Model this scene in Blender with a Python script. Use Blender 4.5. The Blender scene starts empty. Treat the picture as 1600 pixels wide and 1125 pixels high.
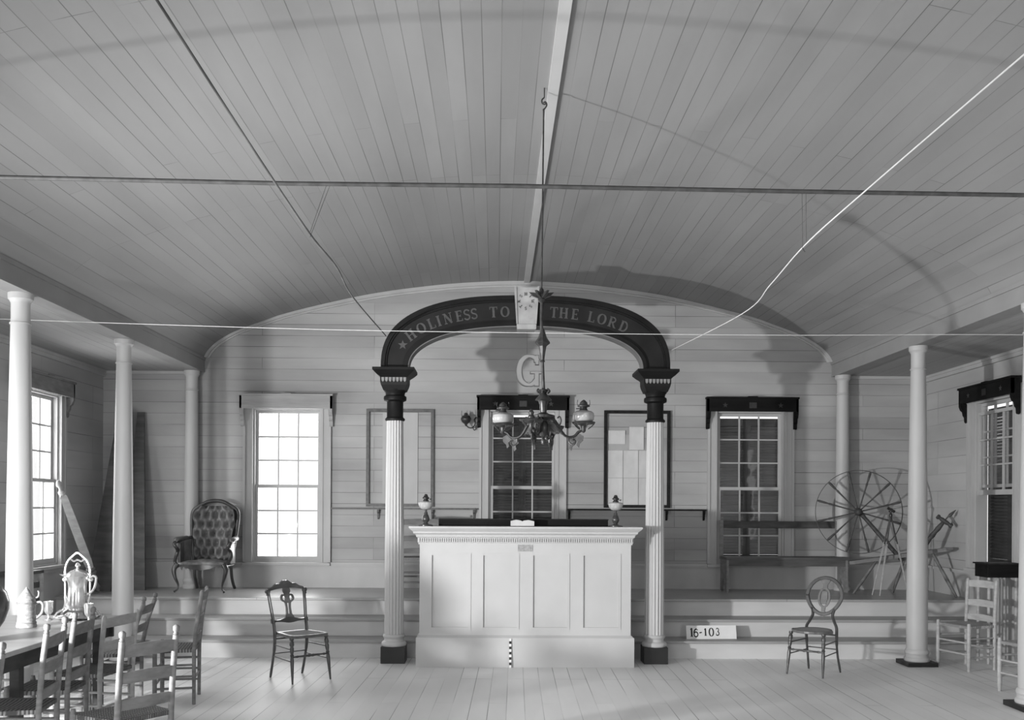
import bpy, bmesh, math, random
from mathutils import Vector, Matrix
random.seed(7)
S = bpy.context.scene
COL = S.collection
PI = math.pi

# ------------------------------------------------------------------ camera
H = 1.57
cam_d = bpy.data.cameras.new('camera')
cam = bpy.data.objects.new('camera', cam_d)
COL.objects.link(cam)
S.camera = cam
cam_d.sensor_width = 36.0
cam_d.lens = 36.0*1500/1600
cam_d.shift_y = (790-562.5)/1600
cam_d.clip_start = 0.05
cam.matrix_world = (Matrix.Translation((0, 0, H)) @ Matrix.Rotation(-math.radians(0.955), 4, 'Z')
                    @ Matrix.Rotation(math.radians(90), 4, 'X') @ Matrix.Rotation(0.005, 4, 'Z'))

# ------------------------------------------------------------------ world, lamps, exposure
w = bpy.data.worlds.new('overcast_sky'); S.world = w
w.use_nodes = True
bg = w.node_tree.nodes['Background']
bg.inputs[0].default_value = (1, 1, 1, 1)
bg.inputs[1].default_value = 1.25

def area(name, loc, rot, sx, sy, power):
    l = bpy.data.lights.new(name, 'AREA'); l.shape = 'RECTANGLE'; l.size = sx; l.size_y = sy; l.energy = power
    o = bpy.data.objects.new(name, l); o.location = loc; o.rotation_euler = rot
    COL.objects.link(o); return o
# photographer's flash, standing on the left beside the camera
fl = bpy.data.lights.new('flash_lamp', 'SPOT'); fl.energy = 2050; fl.shadow_soft_size = 0.09
fl.spot_size = math.radians(105); fl.spot_blend = 1.0
flo = bpy.data.objects.new('flash_lamp', fl); flo.location = (-4.3, 3.5, 1.2); flo.rotation_euler = (Vector((3.0, 10.5, 1.7))-Vector((-4.3, 3.5, 1.2))).to_track_quat('-Z', 'Y').to_euler(); COL.objects.link(flo)
# area lamps added as daylight fill at the hall's openings, mostly out of view
for xx, sx in ((-2.7, 2.9), (3.85, 1.8)):
    area('hall_daylight_fill', (xx, -2.95, 1.82), (math.radians(90), 0, 0), sx, 1.8, 55*sx)
area('window_daylight_fill', (-2.555, 12.08, 1.8), (math.radians(-90), 0, 0), 0.8, 1.85, 50)
for yy, pw in ((10.18, 55), (6.9, 60), (3.6, 130), (0.4, 150)):
    area('window_daylight_fill', (-5.05, yy, 1.8), (0, math.radians(-90), 0), 1.9, 0.8, pw)

S.view_settings.view_transform = 'Standard'
S.view_settings.look = 'None'
S.view_settings.gamma = 1.0
S.view_settings.exposure = 0.0
S.view_settings.use_curve_mapping = False

# ------------------------------------------------------------------ materials
def newmat(name, g, rough=0.6, metal=0.0, spec=0.4):
    m = bpy.data.materials.new(name); m.use_nodes = True
    b = m.node_tree.nodes['Principled BSDF']
    b.inputs['Base Color'].default_value = (g, g, g, 1)
    b.inputs['Roughness'].default_value = rough
    b.inputs['Metallic'].default_value = metal
    b.inputs['Specular IOR Level'].default_value = spec
    return m
def node(m, t, **kw):
    n = m.node_tree.nodes.new(t)
    for k, v in kw.items(): setattr(n, k, v)
    return n
def lk(m, a, b): m.node_tree.links.new(a, b)

def noisy(name, g0, g1, scale=(6, 6, 6), rough=0.6, metal=0.0, spec=0.4, bump=0.0, detail=4.0):
    """grain / wear: a noise in object space between two tones"""
    m = newmat(name, g0, rough, metal, spec)
    tc = node(m, 'ShaderNodeTexCoord'); mp = node(m, 'ShaderNodeMapping'); mp.inputs['Scale'].default_value = scale
    nz = node(m, 'ShaderNodeTexNoise'); nz.inputs['Scale'].default_value = 1.0; nz.inputs['Detail'].default_value = detail
    cr = node(m, 'ShaderNodeValToRGB')
    cr.color_ramp.elements[0].position = 0.3; cr.color_ramp.elements[1].position = 0.7
    cr.color_ramp.elements[0].color = (g0, g0, g0, 1); cr.color_ramp.elements[1].color = (g1, g1, g1, 1)
    b = m.node_tree.nodes['Principled BSDF']
    lk(m, tc.outputs['Object'], mp.inputs[0]); lk(m, mp.outputs[0], nz.inputs['Vector'])
    lk(m, nz.outputs[0], cr.inputs[0]); lk(m, cr.outputs[0], b.inputs['Base Color'])
    if bump:
        bp = node(m, 'ShaderNodeBump'); bp.inputs['Strength'].default_value = bump; bp.inputs['Distance'].default_value = 0.01
        lk(m, nz.outputs[0], bp.inputs['Height']); lk(m, bp.outputs[0], b.inputs['Normal'])
    return m

def boards(name, g, width, length, var=0.07, gap=0.35, gapw=0.006, blotch=0.10, rough=0.6, spec=0.3):
    """painted boards laid along UV-x, UV in metres"""
    m = newmat(name, g, rough, 0, spec)
    b = m.node_tree.nodes['Principled BSDF']
    uv = node(m, 'ShaderNodeUVMap')
    br = node(m, 'ShaderNodeTexBrick'); br.offset = 0.37; br.offset_frequency = 3; br.squash = 1.0
    br.inputs['Scale'].default_value = 1.0
    br.inputs['Brick Width'].default_value = length
    br.inputs['Row Height'].default_value = width
    br.inputs['Mortar Size'].default_value = gapw/2
    br.inputs['Mortar Smooth'].default_value = 0.1
    br.inputs['Color1'].default_value = (g*(1-var),)*3+(1,)
    br.inputs['Color2'].default_value = (g*(1+var),)*3+(1,)
    lk(m, uv.outputs[0], br.inputs['Vector'])
    # some joints are tighter than others: gap tone varies along the boards
    mp2 = node(m, 'ShaderNodeMapping'); mp2.inputs['Scale'].default_value = (0.6, 1.0/width*0.45, 1)
    n2 = node(m, 'ShaderNodeTexNoise'); n2.inputs['Scale'].default_value = 1.0; n2.inputs['Detail'].default_value = 2
    lk(m, uv.outputs[0], mp2.inputs[0]); lk(m, mp2.outputs[0], n2.inputs['Vector'])
    gr = node(m, 'ShaderNodeMapRange'); gr.inputs[1].default_value = 0.38; gr.inputs[2].default_value = 0.62
    gr.inputs[3].default_value = g*gap; gr.inputs[4].default_value = g*0.95
    lk(m, n2.outputs[0], gr.inputs[0]); lk(m, gr.outputs[0], br.inputs['Mortar'])
    mp = node(m, 'ShaderNodeMapping'); mp.inputs['Scale'].default_value = (0.5, 2.2, 1)
    nz = node(m, 'ShaderNodeTexNoise'); nz.inputs['Scale'].default_value = 1.0; nz.inputs['Detail'].default_value = 6
    lk(m, uv.outputs[0], mp.inputs[0]); lk(m, mp.outputs[0], nz.inputs['Vector'])
    mr = node(m, 'ShaderNodeMapRange'); mr.inputs[1].default_value = 0.3; mr.inputs[2].default_value = 0.7
    mr.inputs[3].default_value = 1-blotch; mr.inputs[4].default_value = 1+blotch*0.6
    lk(m, nz.outputs[0], mr.inputs[0])
    mx = node(m, 'ShaderNodeMix', data_type='RGBA', blend_type='MULTIPLY'); mx.inputs[0].default_value = 1
    lk(m, br.outputs[0], mx.inputs[6]); lk(m, mr.outputs[0], mx.inputs[7]); lk(m, mx.outputs[2], b.inputs['Base Color'])
    bp = node(m, 'ShaderNodeBump', invert=True); bp.inputs['Strength'].default_value = 0.5; bp.inputs['Distance'].default_value = 0.004
    lk(m, br.outputs['Fac'], bp.inputs['Height']); lk(m, bp.outputs[0], b.inputs['Normal'])
    return m

def glassmat(name, refl=0.12):
    m = bpy.data.materials.new(name); m.use_nodes = True
    nt = m.node_tree; nt.nodes.remove(nt.nodes['Principled BSDF'])
    tr = node(m, 'ShaderNodeBsdfTransparent'); gl = node(m, 'ShaderNodeBsdfGlossy'); gl.inputs['Roughness'].default_value = 0.03
    lw = node(m, 'ShaderNodeLayerWeight'); lw.inputs[0].default_value = 0.5
    p5 = node(m, 'ShaderNodeMath', operation='POWER'); p5.inputs[1].default_value = 4.0
    fr = node(m, 'ShaderNodeMath', operation='MULTIPLY_ADD'); fr.inputs[1].default_value = 0.8; fr.inputs[2].default_value = 0.05
    lk(m, lw.outputs['Facing'], p5.inputs[0]); lk(m, p5.outputs[0], fr.inputs[0])
    mx = node(m, 'ShaderNodeMixShader'); out = nt.nodes['Material Output']
    tc = node(m, 'ShaderNodeTexCoord'); nz = node(m, 'ShaderNodeTexNoise'); nz.inputs['Scale'].default_value = 3.0
    bp = node(m, 'ShaderNodeBump'); bp.inputs['Strength'].default_value = 0.15; bp.inputs['Distance'].default_value = 0.02
    lk(m, tc.outputs['Object'], nz.inputs['Vector']); lk(m, nz.outputs[0], bp.inputs['Height']); lk(m, bp.outputs[0], gl.inputs['Normal'])
    lk(m, fr.outputs[0], mx.inputs[0]); lk(m, tr.outputs[0], mx.inputs[1]); lk(m, gl.outputs[0], mx.inputs[2])
    lk(m, mx.outputs[0], out.inputs['Surface'])
    return m

def weave(name, g0, g1):
    m = newmat(name, g0, 0.85, 0, 0.2)
    b = m.node_tree.nodes['Principled BSDF']
    tc = node(m, 'ShaderNodeTexCoord')
    w1 = node(m, 'ShaderNodeTexWave', bands_direction='X'); w1.inputs['Scale'].default_value = 22; w1.inputs['Distortion'].default_value = 2
    w2 = node(m, 'ShaderNodeTexWave', bands_direction='Y'); w2.inputs['Scale'].default_value = 14; w2.inputs['Distortion'].default_value = 2
    mu = node(m, 'ShaderNodeMath', operation='MULTIPLY')
    lk(m, tc.outputs['Object'], w1.inputs['Vector']); lk(m, tc.outputs['Object'], w2.inputs['Vector'])
    lk(m, w1.outputs['Fac'], mu.inputs[0]); lk(m, w2.outputs['Fac'], mu.inputs[1])
    cr = node(m, 'ShaderNodeValToRGB'); cr.color_ramp.elements[0].color = (g0,)*3+(1,); cr.color_ramp.elements[1].color = (g1,)*3+(1,)
    cr.color_ramp.elements[1].position = 0.6
    lk(m, mu.outputs[0], cr.inputs[0]); lk(m, cr.outputs[0], b.inputs['Base Color'])
    bp = node(m, 'ShaderNodeBump'); bp.inputs['Strength'].default_value = 0.8; bp.inputs['Distance'].default_value = 0.006
    lk(m, mu.outputs[0], bp.inputs['Height']); lk(m, bp.outputs[0], b.inputs['Normal'])
    return m

M = {}
M['ceiling'] = boards('ceiling_boards', 0.265, 0.115, 3.1, 0.05, 0.45, 0.005, 0.10)
M['aisle'] = boards('aisle_ceiling_boards', 0.34, 0.115, 3.3, 0.05, 0.4, 0.006, 0.12)
M['wall'] = boards('wall_boards', 0.37, 0.137, 3.7, 0.07, 0.42, 0.006, 0.24)
M['wallside'] = boards('side_wall_boards', 0.41, 0.20, 3.5, 0.05, 0.45, 0.006, 0.18)
M['floor'] = boards('floor_boards', 0.78, 0.142, 2.9, 0.04, 0.35, 0.006, 0.10, 0.45)
M['platform'] = boards('platform_boards', 0.33, 0.14, 2.9, 0.05, 0.4, 0.006, 0.15, 0.30, 0.6)
M['riser'] = noisy('riser_paint', 0.50, 0.58, (1.5, 3, 6), 0.6)
M['tread'] = noisy('tread_worn_paint', 0.29, 0.36, (1.5, 8, 8), 0.5)
M['trim'] = noisy('trim_paint', 0.37, 0.43, (4, 4, 2), 0.55)
M['beam'] = noisy('beam_paint', 0.23, 0.28, (2, 2, 2), 0.6)
M['white'] = noisy('white_paint', 0.44, 0.48, (3, 3, 3), 0.5)
M['colpaint'] = noisy('column_paint', 0.39, 0.45, (3, 3, 1), 0.5)
M['fluted'] = noisy('fluted_paint', 0.43, 0.49, (3, 3, 1), 0.5)
M['black'] = noisy('black_paint', 0.008, 0.02, (5, 5, 5), 0.45)
M['archdark'] = noisy('arch_dark_stain', 0.006, 0.012, (5, 5, 5), 0.5, 0, 0.15)
M['archpanel'] = noisy('arch_panel_paint', 0.012, 0.020, (5, 5, 5), 0.6, 0, 0.15)
M['archrim'] = noisy('arch_soffit_paint', 0.11, 0.16, (5, 5, 5), 0.5)
M['letter'] = noisy('faded_gilt_letters', 0.045, 0.075, (40, 40, 40), 0.5)
M['pale'] = noisy('pale_teeth_paint', 0.16, 0.24, (30, 30, 30), 0.5)
M['keystone'] = noisy('keystone_paint', 0.27, 0.38, (9, 9, 9), 0.5)
M['cornice'] = noisy('cornice_dark_wood', 0.004, 0.010, (3, 20, 20), 0.6, 0, 0.12)
M['cornicepale'] = noisy('cornice_hazed_wood', 0.26, 0.34, (3, 20, 20), 0.6)  # dark wood painted paler, flare of the left window put into the colour
M['frame'] = noisy('dark_frame_wood', 0.008, 0.02, (20, 20, 20), 0.6, 0, 0.15)
M['framepale'] = noisy('faded_frame_wood', 0.07, 0.12, (20, 20, 20), 0.5)
M['shutter'] = noisy('shutter_paint', 0.02, 0.04, (3, 3, 20), 0.6)
M['paper'] = noisy('paper', 0.50, 0.58, (6, 6, 6), 0.8)
M['backing'] = noisy('pinboard', 0.34, 0.40, (6, 6, 6), 0.8)
M['ladder'] = noisy('bare_wood', 0.15, 0.23, (12, 12, 30), 0.65, 0, 0.2)
M['ladderpale'] = noisy('pale_bare_wood', 0.30, 0.42, (12, 12, 30), 0.55)
M['rush'] = weave('rush_weave', 0.07, 0.30)
M['rushpale'] = weave('pale_rush_weave', 0.20, 0.55)
M['cane'] = weave('cane_weave', 0.26, 0.46)
M['mahog'] = noisy('dark_polished_wood', 0.035, 0.07, (14, 14, 14), 0.3, 0, 0.6)
M['mahoglight'] = noisy('polished_wood', 0.08, 0.14, (14, 14, 14), 0.32, 0, 0.6)
M['leather'] = noisy('worn_leather', 0.09, 0.17, (12, 12, 12), 0.38, 0, 0.6, 0.2)
M['leatherpale'] = noisy('torn_leather', 0.10, 0.24, (16, 16, 16), 0.5, 0, 0.5, 0.3)
M['tabletop'] = noisy('scrubbed_table_top', 0.27, 0.36, (3, 14, 14), 0.4)
M['darkwood'] = noisy('dark_old_wood', 0.03, 0.07, (6, 6, 20), 0.55)
M['midwood'] = noisy('mid_old_wood', 0.10, 0.18, (6, 6, 20), 0.55)
M['benchwood'] = noisy('dark_bench_wood', 0.055, 0.10, (3, 20, 20), 0.55)
M['lettergrey'] = noisy('grey_letter_paint', 0.17, 0.22, (9, 9, 9), 0.6)
M['silver'] = noisy('silver_plate', 0.62, 0.80, (30, 30, 30), 0.22, 0.9)
M['stone'] = noisy('stoneware', 0.18, 0.36, (45, 45, 60), 0.5, 0, 0.4, 0.4)
M['stoneband'] = noisy('stoneware_band', 0.14, 0.22, (30, 30, 30), 0.5)
M['jug'] = noisy('brown_glaze', 0.03, 0.09, (8, 8, 8), 0.22, 0, 0.7)
M['iron'] = noisy('dark_bronze', 0.03, 0.07, (30, 30, 30), 0.35, 0.5)
M['opal'] = noisy('opal_glass', 0.26, 0.34, (10, 10, 10), 0.2, 0, 0.6)
M['clear'] = noisy('pressed_glass', 0.34, 0.48, (60, 60, 20), 0.15, 0, 0.7)
M['wire'] = noisy('rusty_rod', 0.04, 0.08, (20, 20, 20), 0.6)
M['cordwhite'] = noisy('white_cord', 0.55, 0.65, (20, 20, 20), 0.8)
M['wiregrey'] = noisy('grey_wire', 0.05, 0.16, (3, 3, 3), 0.7)
M['white_card'] = noisy('white_card', 0.66, 0.72, (8, 8, 8), 0.7)
M['ink'] = newmat('black_ink', 0.012, 0.6)
M['plaque'] = noisy('tarnished_plaque', 0.22, 0.36, (60, 60, 60), 0.5)
M['glass'] = glassmat('window_glass')

# ------------------------------------------------------------------ helpers
def obj(name, bm, mat, parent=None, smooth=None, loc=None, bevel=0.0):
    """link a bmesh as ONE mesh object"""
    me = bpy.data.meshes.new(name)
    bmesh.ops.recalc_face_normals(bm, faces=bm.faces)
    bm.to_mesh(me); bm.free()
    mats = mat if isinstance(mat, (list, tuple)) else [mat]
    for m in mats: me.materials.append(M[m] if isinstance(m, str) else m)
    if smooth:
        me.polygons.foreach_set('use_smooth', [True]*len(me.polygons))
        me.set_sharp_from_angle(angle=math.radians(smooth))
    o = bpy.data.objects.new(name, me); COL.objects.link(o)
    if parent is not None: o.parent = parent
    if loc: o.location = loc
    if bevel:
        md = o.modifiers.new('bevel', 'BEVEL'); md.width = bevel; md.segments = 2; md.limit_method = 'ANGLE'
    return o
def thing(name, label, cat, loc=(0, 0, 0), rotz=0, group=None):
    o = bpy.data.objects.new(name, None); COL.objects.link(o); o.empty_display_size = 0.1
    o.location = loc; o.rotation_euler = (0, 0, rotz); o['label'] = label; o['category'] = cat
    if group: o['group'] = group
    return o
def tag(o, label, cat, group=None):
    o['label'] = label; o['category'] = cat
    if group: o['group'] = group
    return o
def struct(o):
    o['kind'] = 'structure'; return o
def dup(root, loc, rotz, label, group=None):
    r = root.copy(); COL.objects.link(r); r.location = loc; r.rotation_euler = (0, 0, rotz); r['label'] = label
    if group: r['group'] = group
    for ch in list(root.children):
        c = ch.copy(); COL.objects.link(c); c.parent = r
        for g in ch.children:
            d = g.copy(); COL.objects.link(d); d.parent = c
    return r
def BM(): return bmesh.new()
def box(bm, x0, x1, y0, y1, z0, z1, mi=0):
    v = [bm.verts.new((x, y, z)) for z in (z0, z1) for y in (y0, y1) for x in (x0, x1)]
    for f in ((0, 2, 3, 1), (4, 5, 7, 6), (0, 1, 5, 4), (2, 6, 7, 3), (0, 4, 6, 2), (1, 3, 7, 5)):
        bm.faces.new([v[i] for i in f]).material_index = mi
    return v
def frame_of(t):
    t = t.normalized()
    a = Vector((0, 0, 1)) if abs(t.z) < 0.95 else Vector((1, 0, 0))
    u = t.cross(a).normalized(); return u, t.cross(u).normalized()
def tube(bm, pts, r, seg=8, flat=None, closed=False):
    """tube through points; r a number or list; flat = (su, sv) squashes the section"""
    pts = [Vector(p) for p in pts]; n = len(pts)
    rs = r if isinstance(r, (list, tuple)) else [r]*n
    rings = []; pu = None
    for i, p in enumerate(pts):
        if closed: t = pts[(i+1) % n]-pts[i-1]
        else: t = pts[min(i+1, n-1)]-pts[max(i-1, 0)]
        if t.length < 1e-9: t = Vector((0, 0, 1))
        t.normalize()
        if pu is None: u, v = frame_of(t)
        else:
            u = pu-t*pu.dot(t)
            u = u.normalized() if u.length > 1e-6 else frame_of(t)[0]
            v = t.cross(u)
        pu = u
        su, sv = flat or (1, 1)
        rings.append([bm.verts.new(p+(u*math.cos(a)*su+v*math.sin(a)*sv)*rs[i]) for a in [2*PI*k/seg for k in range(seg)]])
    m = n if closed else n-1
    for i in range(m):
        a, b = rings[i], rings[(i+1) % n]
        for k in range(seg): bm.faces.new((a[k], a[(k+1) % seg], b[(k+1) % seg], b[k]))
    if not closed:
        bm.faces.new(rings[0][::-1]); bm.faces.new(rings[-1])
def lathe(bm, prof, o=(0, 0, 0), seg=20, axis=None, mi=0, sx=1.0):
    """profile [(radius, height)], about Z or about the direction axis"""
    o = Vector(o)
    if axis is None: U, V, W = Vector((1, 0, 0)), Vector((0, 1, 0)), Vector((0, 0, 1))
    else:
        W = Vector(axis).normalized(); U, V = frame_of(W)
    rings = []
    for r, z in prof:
        r = max(r, 1e-4)
        rings.append([bm.verts.new(o+(U*math.cos(2*PI*k/seg)*sx+V*math.sin(2*PI*k/seg))*r+W*z) for k in range(seg)])
    for a, b in zip(rings, rings[1:]):
        for k in range(seg): bm.faces.new((a[k], a[(k+1) % seg], b[(k+1) % seg], b[k])).material_index = mi
    bm.faces.new(rings[0][::-1]).material_index = mi; bm.faces.new(rings[-1]).material_index = mi
def turned(bm, a, b, prof, seg=10):
    """lathe between two points; prof = [(t 0..1, radius)]"""
    a, b = Vector(a), Vector(b); L = (b-a).length
    lathe(bm, [(r, t*L) for t, r in prof], a, seg, b-a)
def prism(bm, poly, f, d0, d1):
    """closed outline poly [(a,b)] put to space by f(a,b,d) and thickened between d0 and d1"""
    A = [bm.verts.new(f(a, b, d0)) for a, b in poly]; B = [bm.verts.new(f(a, b, d1)) for a, b in poly]
    bm.faces.new(A[::-1]); bm.faces.new(B)
    n = len(poly)
    for i in range(n): bm.faces.new((A[i], A[(i+1) % n], B[(i+1) % n], B[i]))
def strip(bm, outer, inner, f, d0, d1, closed=False):
    """solid band between two equally long outlines (concave shapes, rings)"""
    n = len(outer)
    R = [[bm.verts.new(f(*p, d)) for p in (outer[i], inner[i]) for d in (d0, d1)] for i in range(n)]
    m = n if closed else n-1
    for i in range(m):
        a, b = R[i], R[(i+1) % n]
        for q in ((0, 1), (1, 3), (3, 2), (2, 0)): bm.faces.new((a[q[0]], a[q[1]], b[q[1]], b[q[0]]))
    if not closed:
        for a in (R[0], R[-1]): bm.faces.new((a[0], a[1], a[3], a[2]))
def loft(bm, rings, caps=True):
    V = [[bm.verts.new(p) for p in r] for r in rings]; n = len(V[0])
    for a, b in zip(V, V[1:]):
        for k in range(n): bm.faces.new((a[k], a[(k+1) % n], b[(k+1) % n], b[k]))
    if caps: bm.faces.new(V[0][::-1]); bm.faces.new(V[-1])
XZ = lambda a, b, d: Vector((a, d, b))
def spline(pts, n=8):
    """Catmull-Rom through points"""
    P = [Vector(p) for p in pts]; P = [P[0]*2-P[1]]+P+[P[-1]*2-P[-2]]; out = []
    for i in range(1, len(P)-2):
        for k in range(n):
            t = k/n
            out.append(0.5*((2*P[i])+(P[i+1]-P[i-1])*t+(2*P[i-1]-5*P[i]+4*P[i+1]-P[i+2])*t*t+(3*P[i]-P[i-1]-3*P[i+1]+P[i+2])*t**3))
    out.append(P[-2]); return out
def uvmap(me_bm, fn):
    uv = me_bm.loops.layers.uv.new('UVMap')
    for f in me_bm.faces:
        for l in f.loops: l[uv].uv = fn(l.vert.co, f)

# ------------------------------------------------------------------ room shell
XL, XR, YB, YF, ZA, HP = -4.80, 5.33, 11.80, -3.0, 3.19, 0.555
BXL, BXR = -3.57, 4.14              # inner faces of the two beams
ZS = 3.36                           # spring of the vault
# vault profile, symmetric about the middle of the nave
half = [(3.855, 0), (3.80, .09), (3.68, .20), (3.46, .325), (3.10, .46), (2.85, .545), (2.3, .685), (1.7, .81), (1.0, .905), (0.5, .945), (0, .962)]
XM = (BXL+BXR)/2
vault = [(XM-a, ZS+b) for a, b in half]+[(XM+a, ZS+b) for a, b in half[-2::-1]]
vault = [(p.x, p.z) for p in spline([Vector((x, 0, z)) for x, z in vault], 5)]
def vz(x):
    for (a, za), (b, zb) in zip(vault, vault[1:]):
        if a <= x <= b: return za+(zb-za)*(x-a)/max(b-a, 1e-9)
    return ZS

bm = BM()
box(bm, XL-.1, XR+.1, YF, YB+.1, -0.1, 0)
uvmap(bm, lambda c, f: (c.y+c.x*.02, c.x-c.y*.02+10))
struct(obj('floor', bm, 'floor'))

# ceiling: thick vaulted shell
bm = BM()
s = 0; arc = [0]
for (a, za), (b, zb) in zip(vault, vault[1:]):
    s += math.hypot(b-a, zb-za); arc.append(s)
uvl = bm.loops.layers.uv.new('UVMap')
lo = [[bm.verts.new((x, y, z)) for x, z in vault] for y in (YF, YB+.1)]
up = [[bm.verts.new((x, y, z+.12)) for x, z in vault] for y in (YF, YB+.1)]
def qf(vs, us):
    f = bm.faces.new(vs)
    for l, u in zip(f.loops, us): l[uvl].uv = u
for i in range(len(vault)-1):
    qf((lo[0][i], lo[1][i], lo[1][i+1], lo[0][i+1]), ((YF+20, arc[i]), (YB+20, arc[i]), (YB+20, arc[i+1]), (YF+20, arc[i+1])))
    qf((up[0][i], up[0][i+1], up[1][i+1], up[1][i]), ((0, 0),)*4)
struct(obj('ceiling', bm, 'ceiling', smooth=40))
for sx, a, b in (('left', XL-.1, BXL-.14), ('right', BXR+.14, XR+.1)):
    bm = BM(); box(bm, a, b, YF, YB+.1, ZA, ZA+.1)
    uvmap(bm, lambda c, f: (c.y+20, c.x+20))
    struct(obj('ceiling_aisle_'+sx, bm, 'aisle'))
# beams: cased, with a bead; kind structure
n = 1
for a, b, si in ((BXL-.16, BXL, -1), (BXR, BXR+.16, 1)):
    bm = BM(); box(bm, a, b, YF, YB, ZA, ZS+.02)
    xf = b if si < 0 else a
    box(bm, xf-.012, xf+.012, YF, YB, ZS-.035, ZS+.0)
    box(bm, a-.005, b+.005, YF, YB, ZA-.012, ZA+.01)
    struct(obj('trim_%d' % n, bm, 'beam')); n += 1
# ridge batten, moulding round the back arch, crown mouldings of the aisles
bm = BM(); box(bm, .33, .40, YF, YB, vz(.36)-.022, vz(.36)+.02)
struct(obj('trim_3', bm, 'white'))
bm = BM()
inner = [(XM+(x-XM)*.990, ZS+(z-ZS)*.955-.002) for x, z in vault]
strip(bm, vault, inner, XZ, YB-.045, YB)
inner2 = [(XM+(x-XM)*.983, ZS+(z-ZS)*.93-.002) for x, z in vault]
strip(bm, vault, inner2, XZ, YB-.02, YB)
struct(obj('trim_4', bm, 'trim', smooth=30))
bm = BM(); box(bm, XL, XL+.035, YF, YB, ZA-.07, ZA); box(bm, XL, XL+.05, YF, YB, ZA-.03, ZA)
struct(obj('trim_5', bm, 'trim'))
bm = BM(); box(bm, XR-.035, XR, YF, YB, ZA-.07, ZA); box(bm, XR-.05, XR, YF, YB, ZA-.03, ZA)
struct(obj('trim_6', bm, 'trim'))
bm = BM(); box(bm, XL, BXL-.16, YB-.03, YB, ZA-.035, ZA); box(bm, BXR+.16, XR, YB-.03, YB, ZA-.035, ZA)
struct(obj('trim_7', bm, 'trim'))

def wall_cells(bm, u0, u1, z0, z1, holes, f, t0, t1):
    """wall slab with rectangular openings; f(u, z, t) -> point"""
    us = sorted({u0, u1, *[h[0] for h in holes], *[h[1] for h in holes]})
    zs = sorted({z0, z1, *[h[2] for h in holes], *[h[3] for h in holes]})
    for ua, ub in zip(us, us[1:]):
        for za, zb in zip(zs, zs[1:]):
            cu, cz = (ua+ub)/2, (za+zb)/2
            if any(h[0] < cu < h[1] and h[2] < cz < h[3] for h in holes): continue
            v = [bm.verts.new(f(u, z, t)) for t in (t0, t1) for z in (za, zb) for u in (ua, ub)]
            for q in ((0, 1, 3, 2), (4, 6, 7, 5), (0, 4, 5, 1), (2, 3, 7, 6), (0, 2, 6, 4), (1, 5, 7, 3)):
                bm.faces.new([v[i] for i in q])
    bmesh.ops.remove_doubles(bm, verts=bm.verts, dist=1e-5)
WH = 0.42       # half width of an opening
WZ0, WZ1 = 0.86, 2.745
WC = (-2.555, 0.325, 3.135)
bm = BM()
wall_cells(bm, XL-.15, XR+.15, -.05, 4.6, [(c-WH, c+WH, WZ0, WZ1) for c in WC], lambda u, z, t: Vector((u, t, z)), YB, YB+.14)
uvmap(bm, lambda c, f: (c.x+20, c.z+.06))
struct(obj('wall_back', bm, 'wall'))
WSY = (10.18, 6.9, 3.6, 0.4)
for nm, x, sgn in (('left', XL, -1), ('right', XR, 1)):
    bm = BM()
    wall_cells(bm, YF, YB+.15, -.05, 4.6, [(c-WH, c+WH, WZ0+.04, WZ1) for c in WSY], lambda u, z, t, x=x, sgn=sgn: Vector((x+t*sgn, u, z)), 0, .14)
    uvmap(bm, lambda c, f: (c.y+20, c.z+.03))
    struct(obj('wall_'+nm, bm, 'wallside'))

bm = BM()
wall_cells(bm, XL-.15, XR+.15, -.05, 4.6, [(-4.2, -1.2, .9, 2.75), (2.9, 4.8, .9, 2.75)], lambda u, z, t: Vector((u, t, z)), YF-.14, YF)  # unseen wall, added with offset openings to darken the centre window's reflection
uvmap(bm, lambda c, f: (c.x+20, c.z+.06))
struct(obj('wall_rear', bm, 'wall'))

# baseboards above the platform on the back wall, and along the side walls
bm = BM()
box(bm, XL, XR, YB-.022, YB, HP, .835); box(bm, XL, XR, YB-.045, YB, .835, .865)
box(bm, XL, XR, YB-.034, YB, .815, .835)
struct(obj('baseboard_back', bm, 'trim'))
for nm, x, s_ in (('left', XL, 1), ('right', XR, -1)):
    bm = BM()
    for (a, h, t) in ((0, .86, .022), (.83, .865, .045)):
        xs = sorted((x, x+s_*t)); box(bm, xs[0], xs[1], YF, YB-.05, a, h)
    struct(obj('baseboard_'+nm, bm, 'trim'))

# platform and two steps below it
bm = BM()
for i, y in enumerate((9.87, 10.19, 10.52)):
    z1 = (.185, .37, .555)[i]
    box(bm, XL, XR, y, YB, z1-.185 if i else 0, z1-.028)
struct(obj('platform_steps', bm, 'riser'))
for i, (y, ye) in enumerate(((9.84, 10.19), (10.16, 10.52))):
    bm = BM(); z1 = (.185, .37)[i]; box(bm, XL, XR, y, ye, z1-.028, z1)
    struct(obj('step_tread', bm, 'tread', bevel=.006))
bm = BM(); box(bm, XL, XR, 10.49, YB, .527, .555)
uvmap(bm, lambda c, f: (c.x+20, c.y))
struct(obj('platform_floor', bm, 'platform', bevel=.006))

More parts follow.
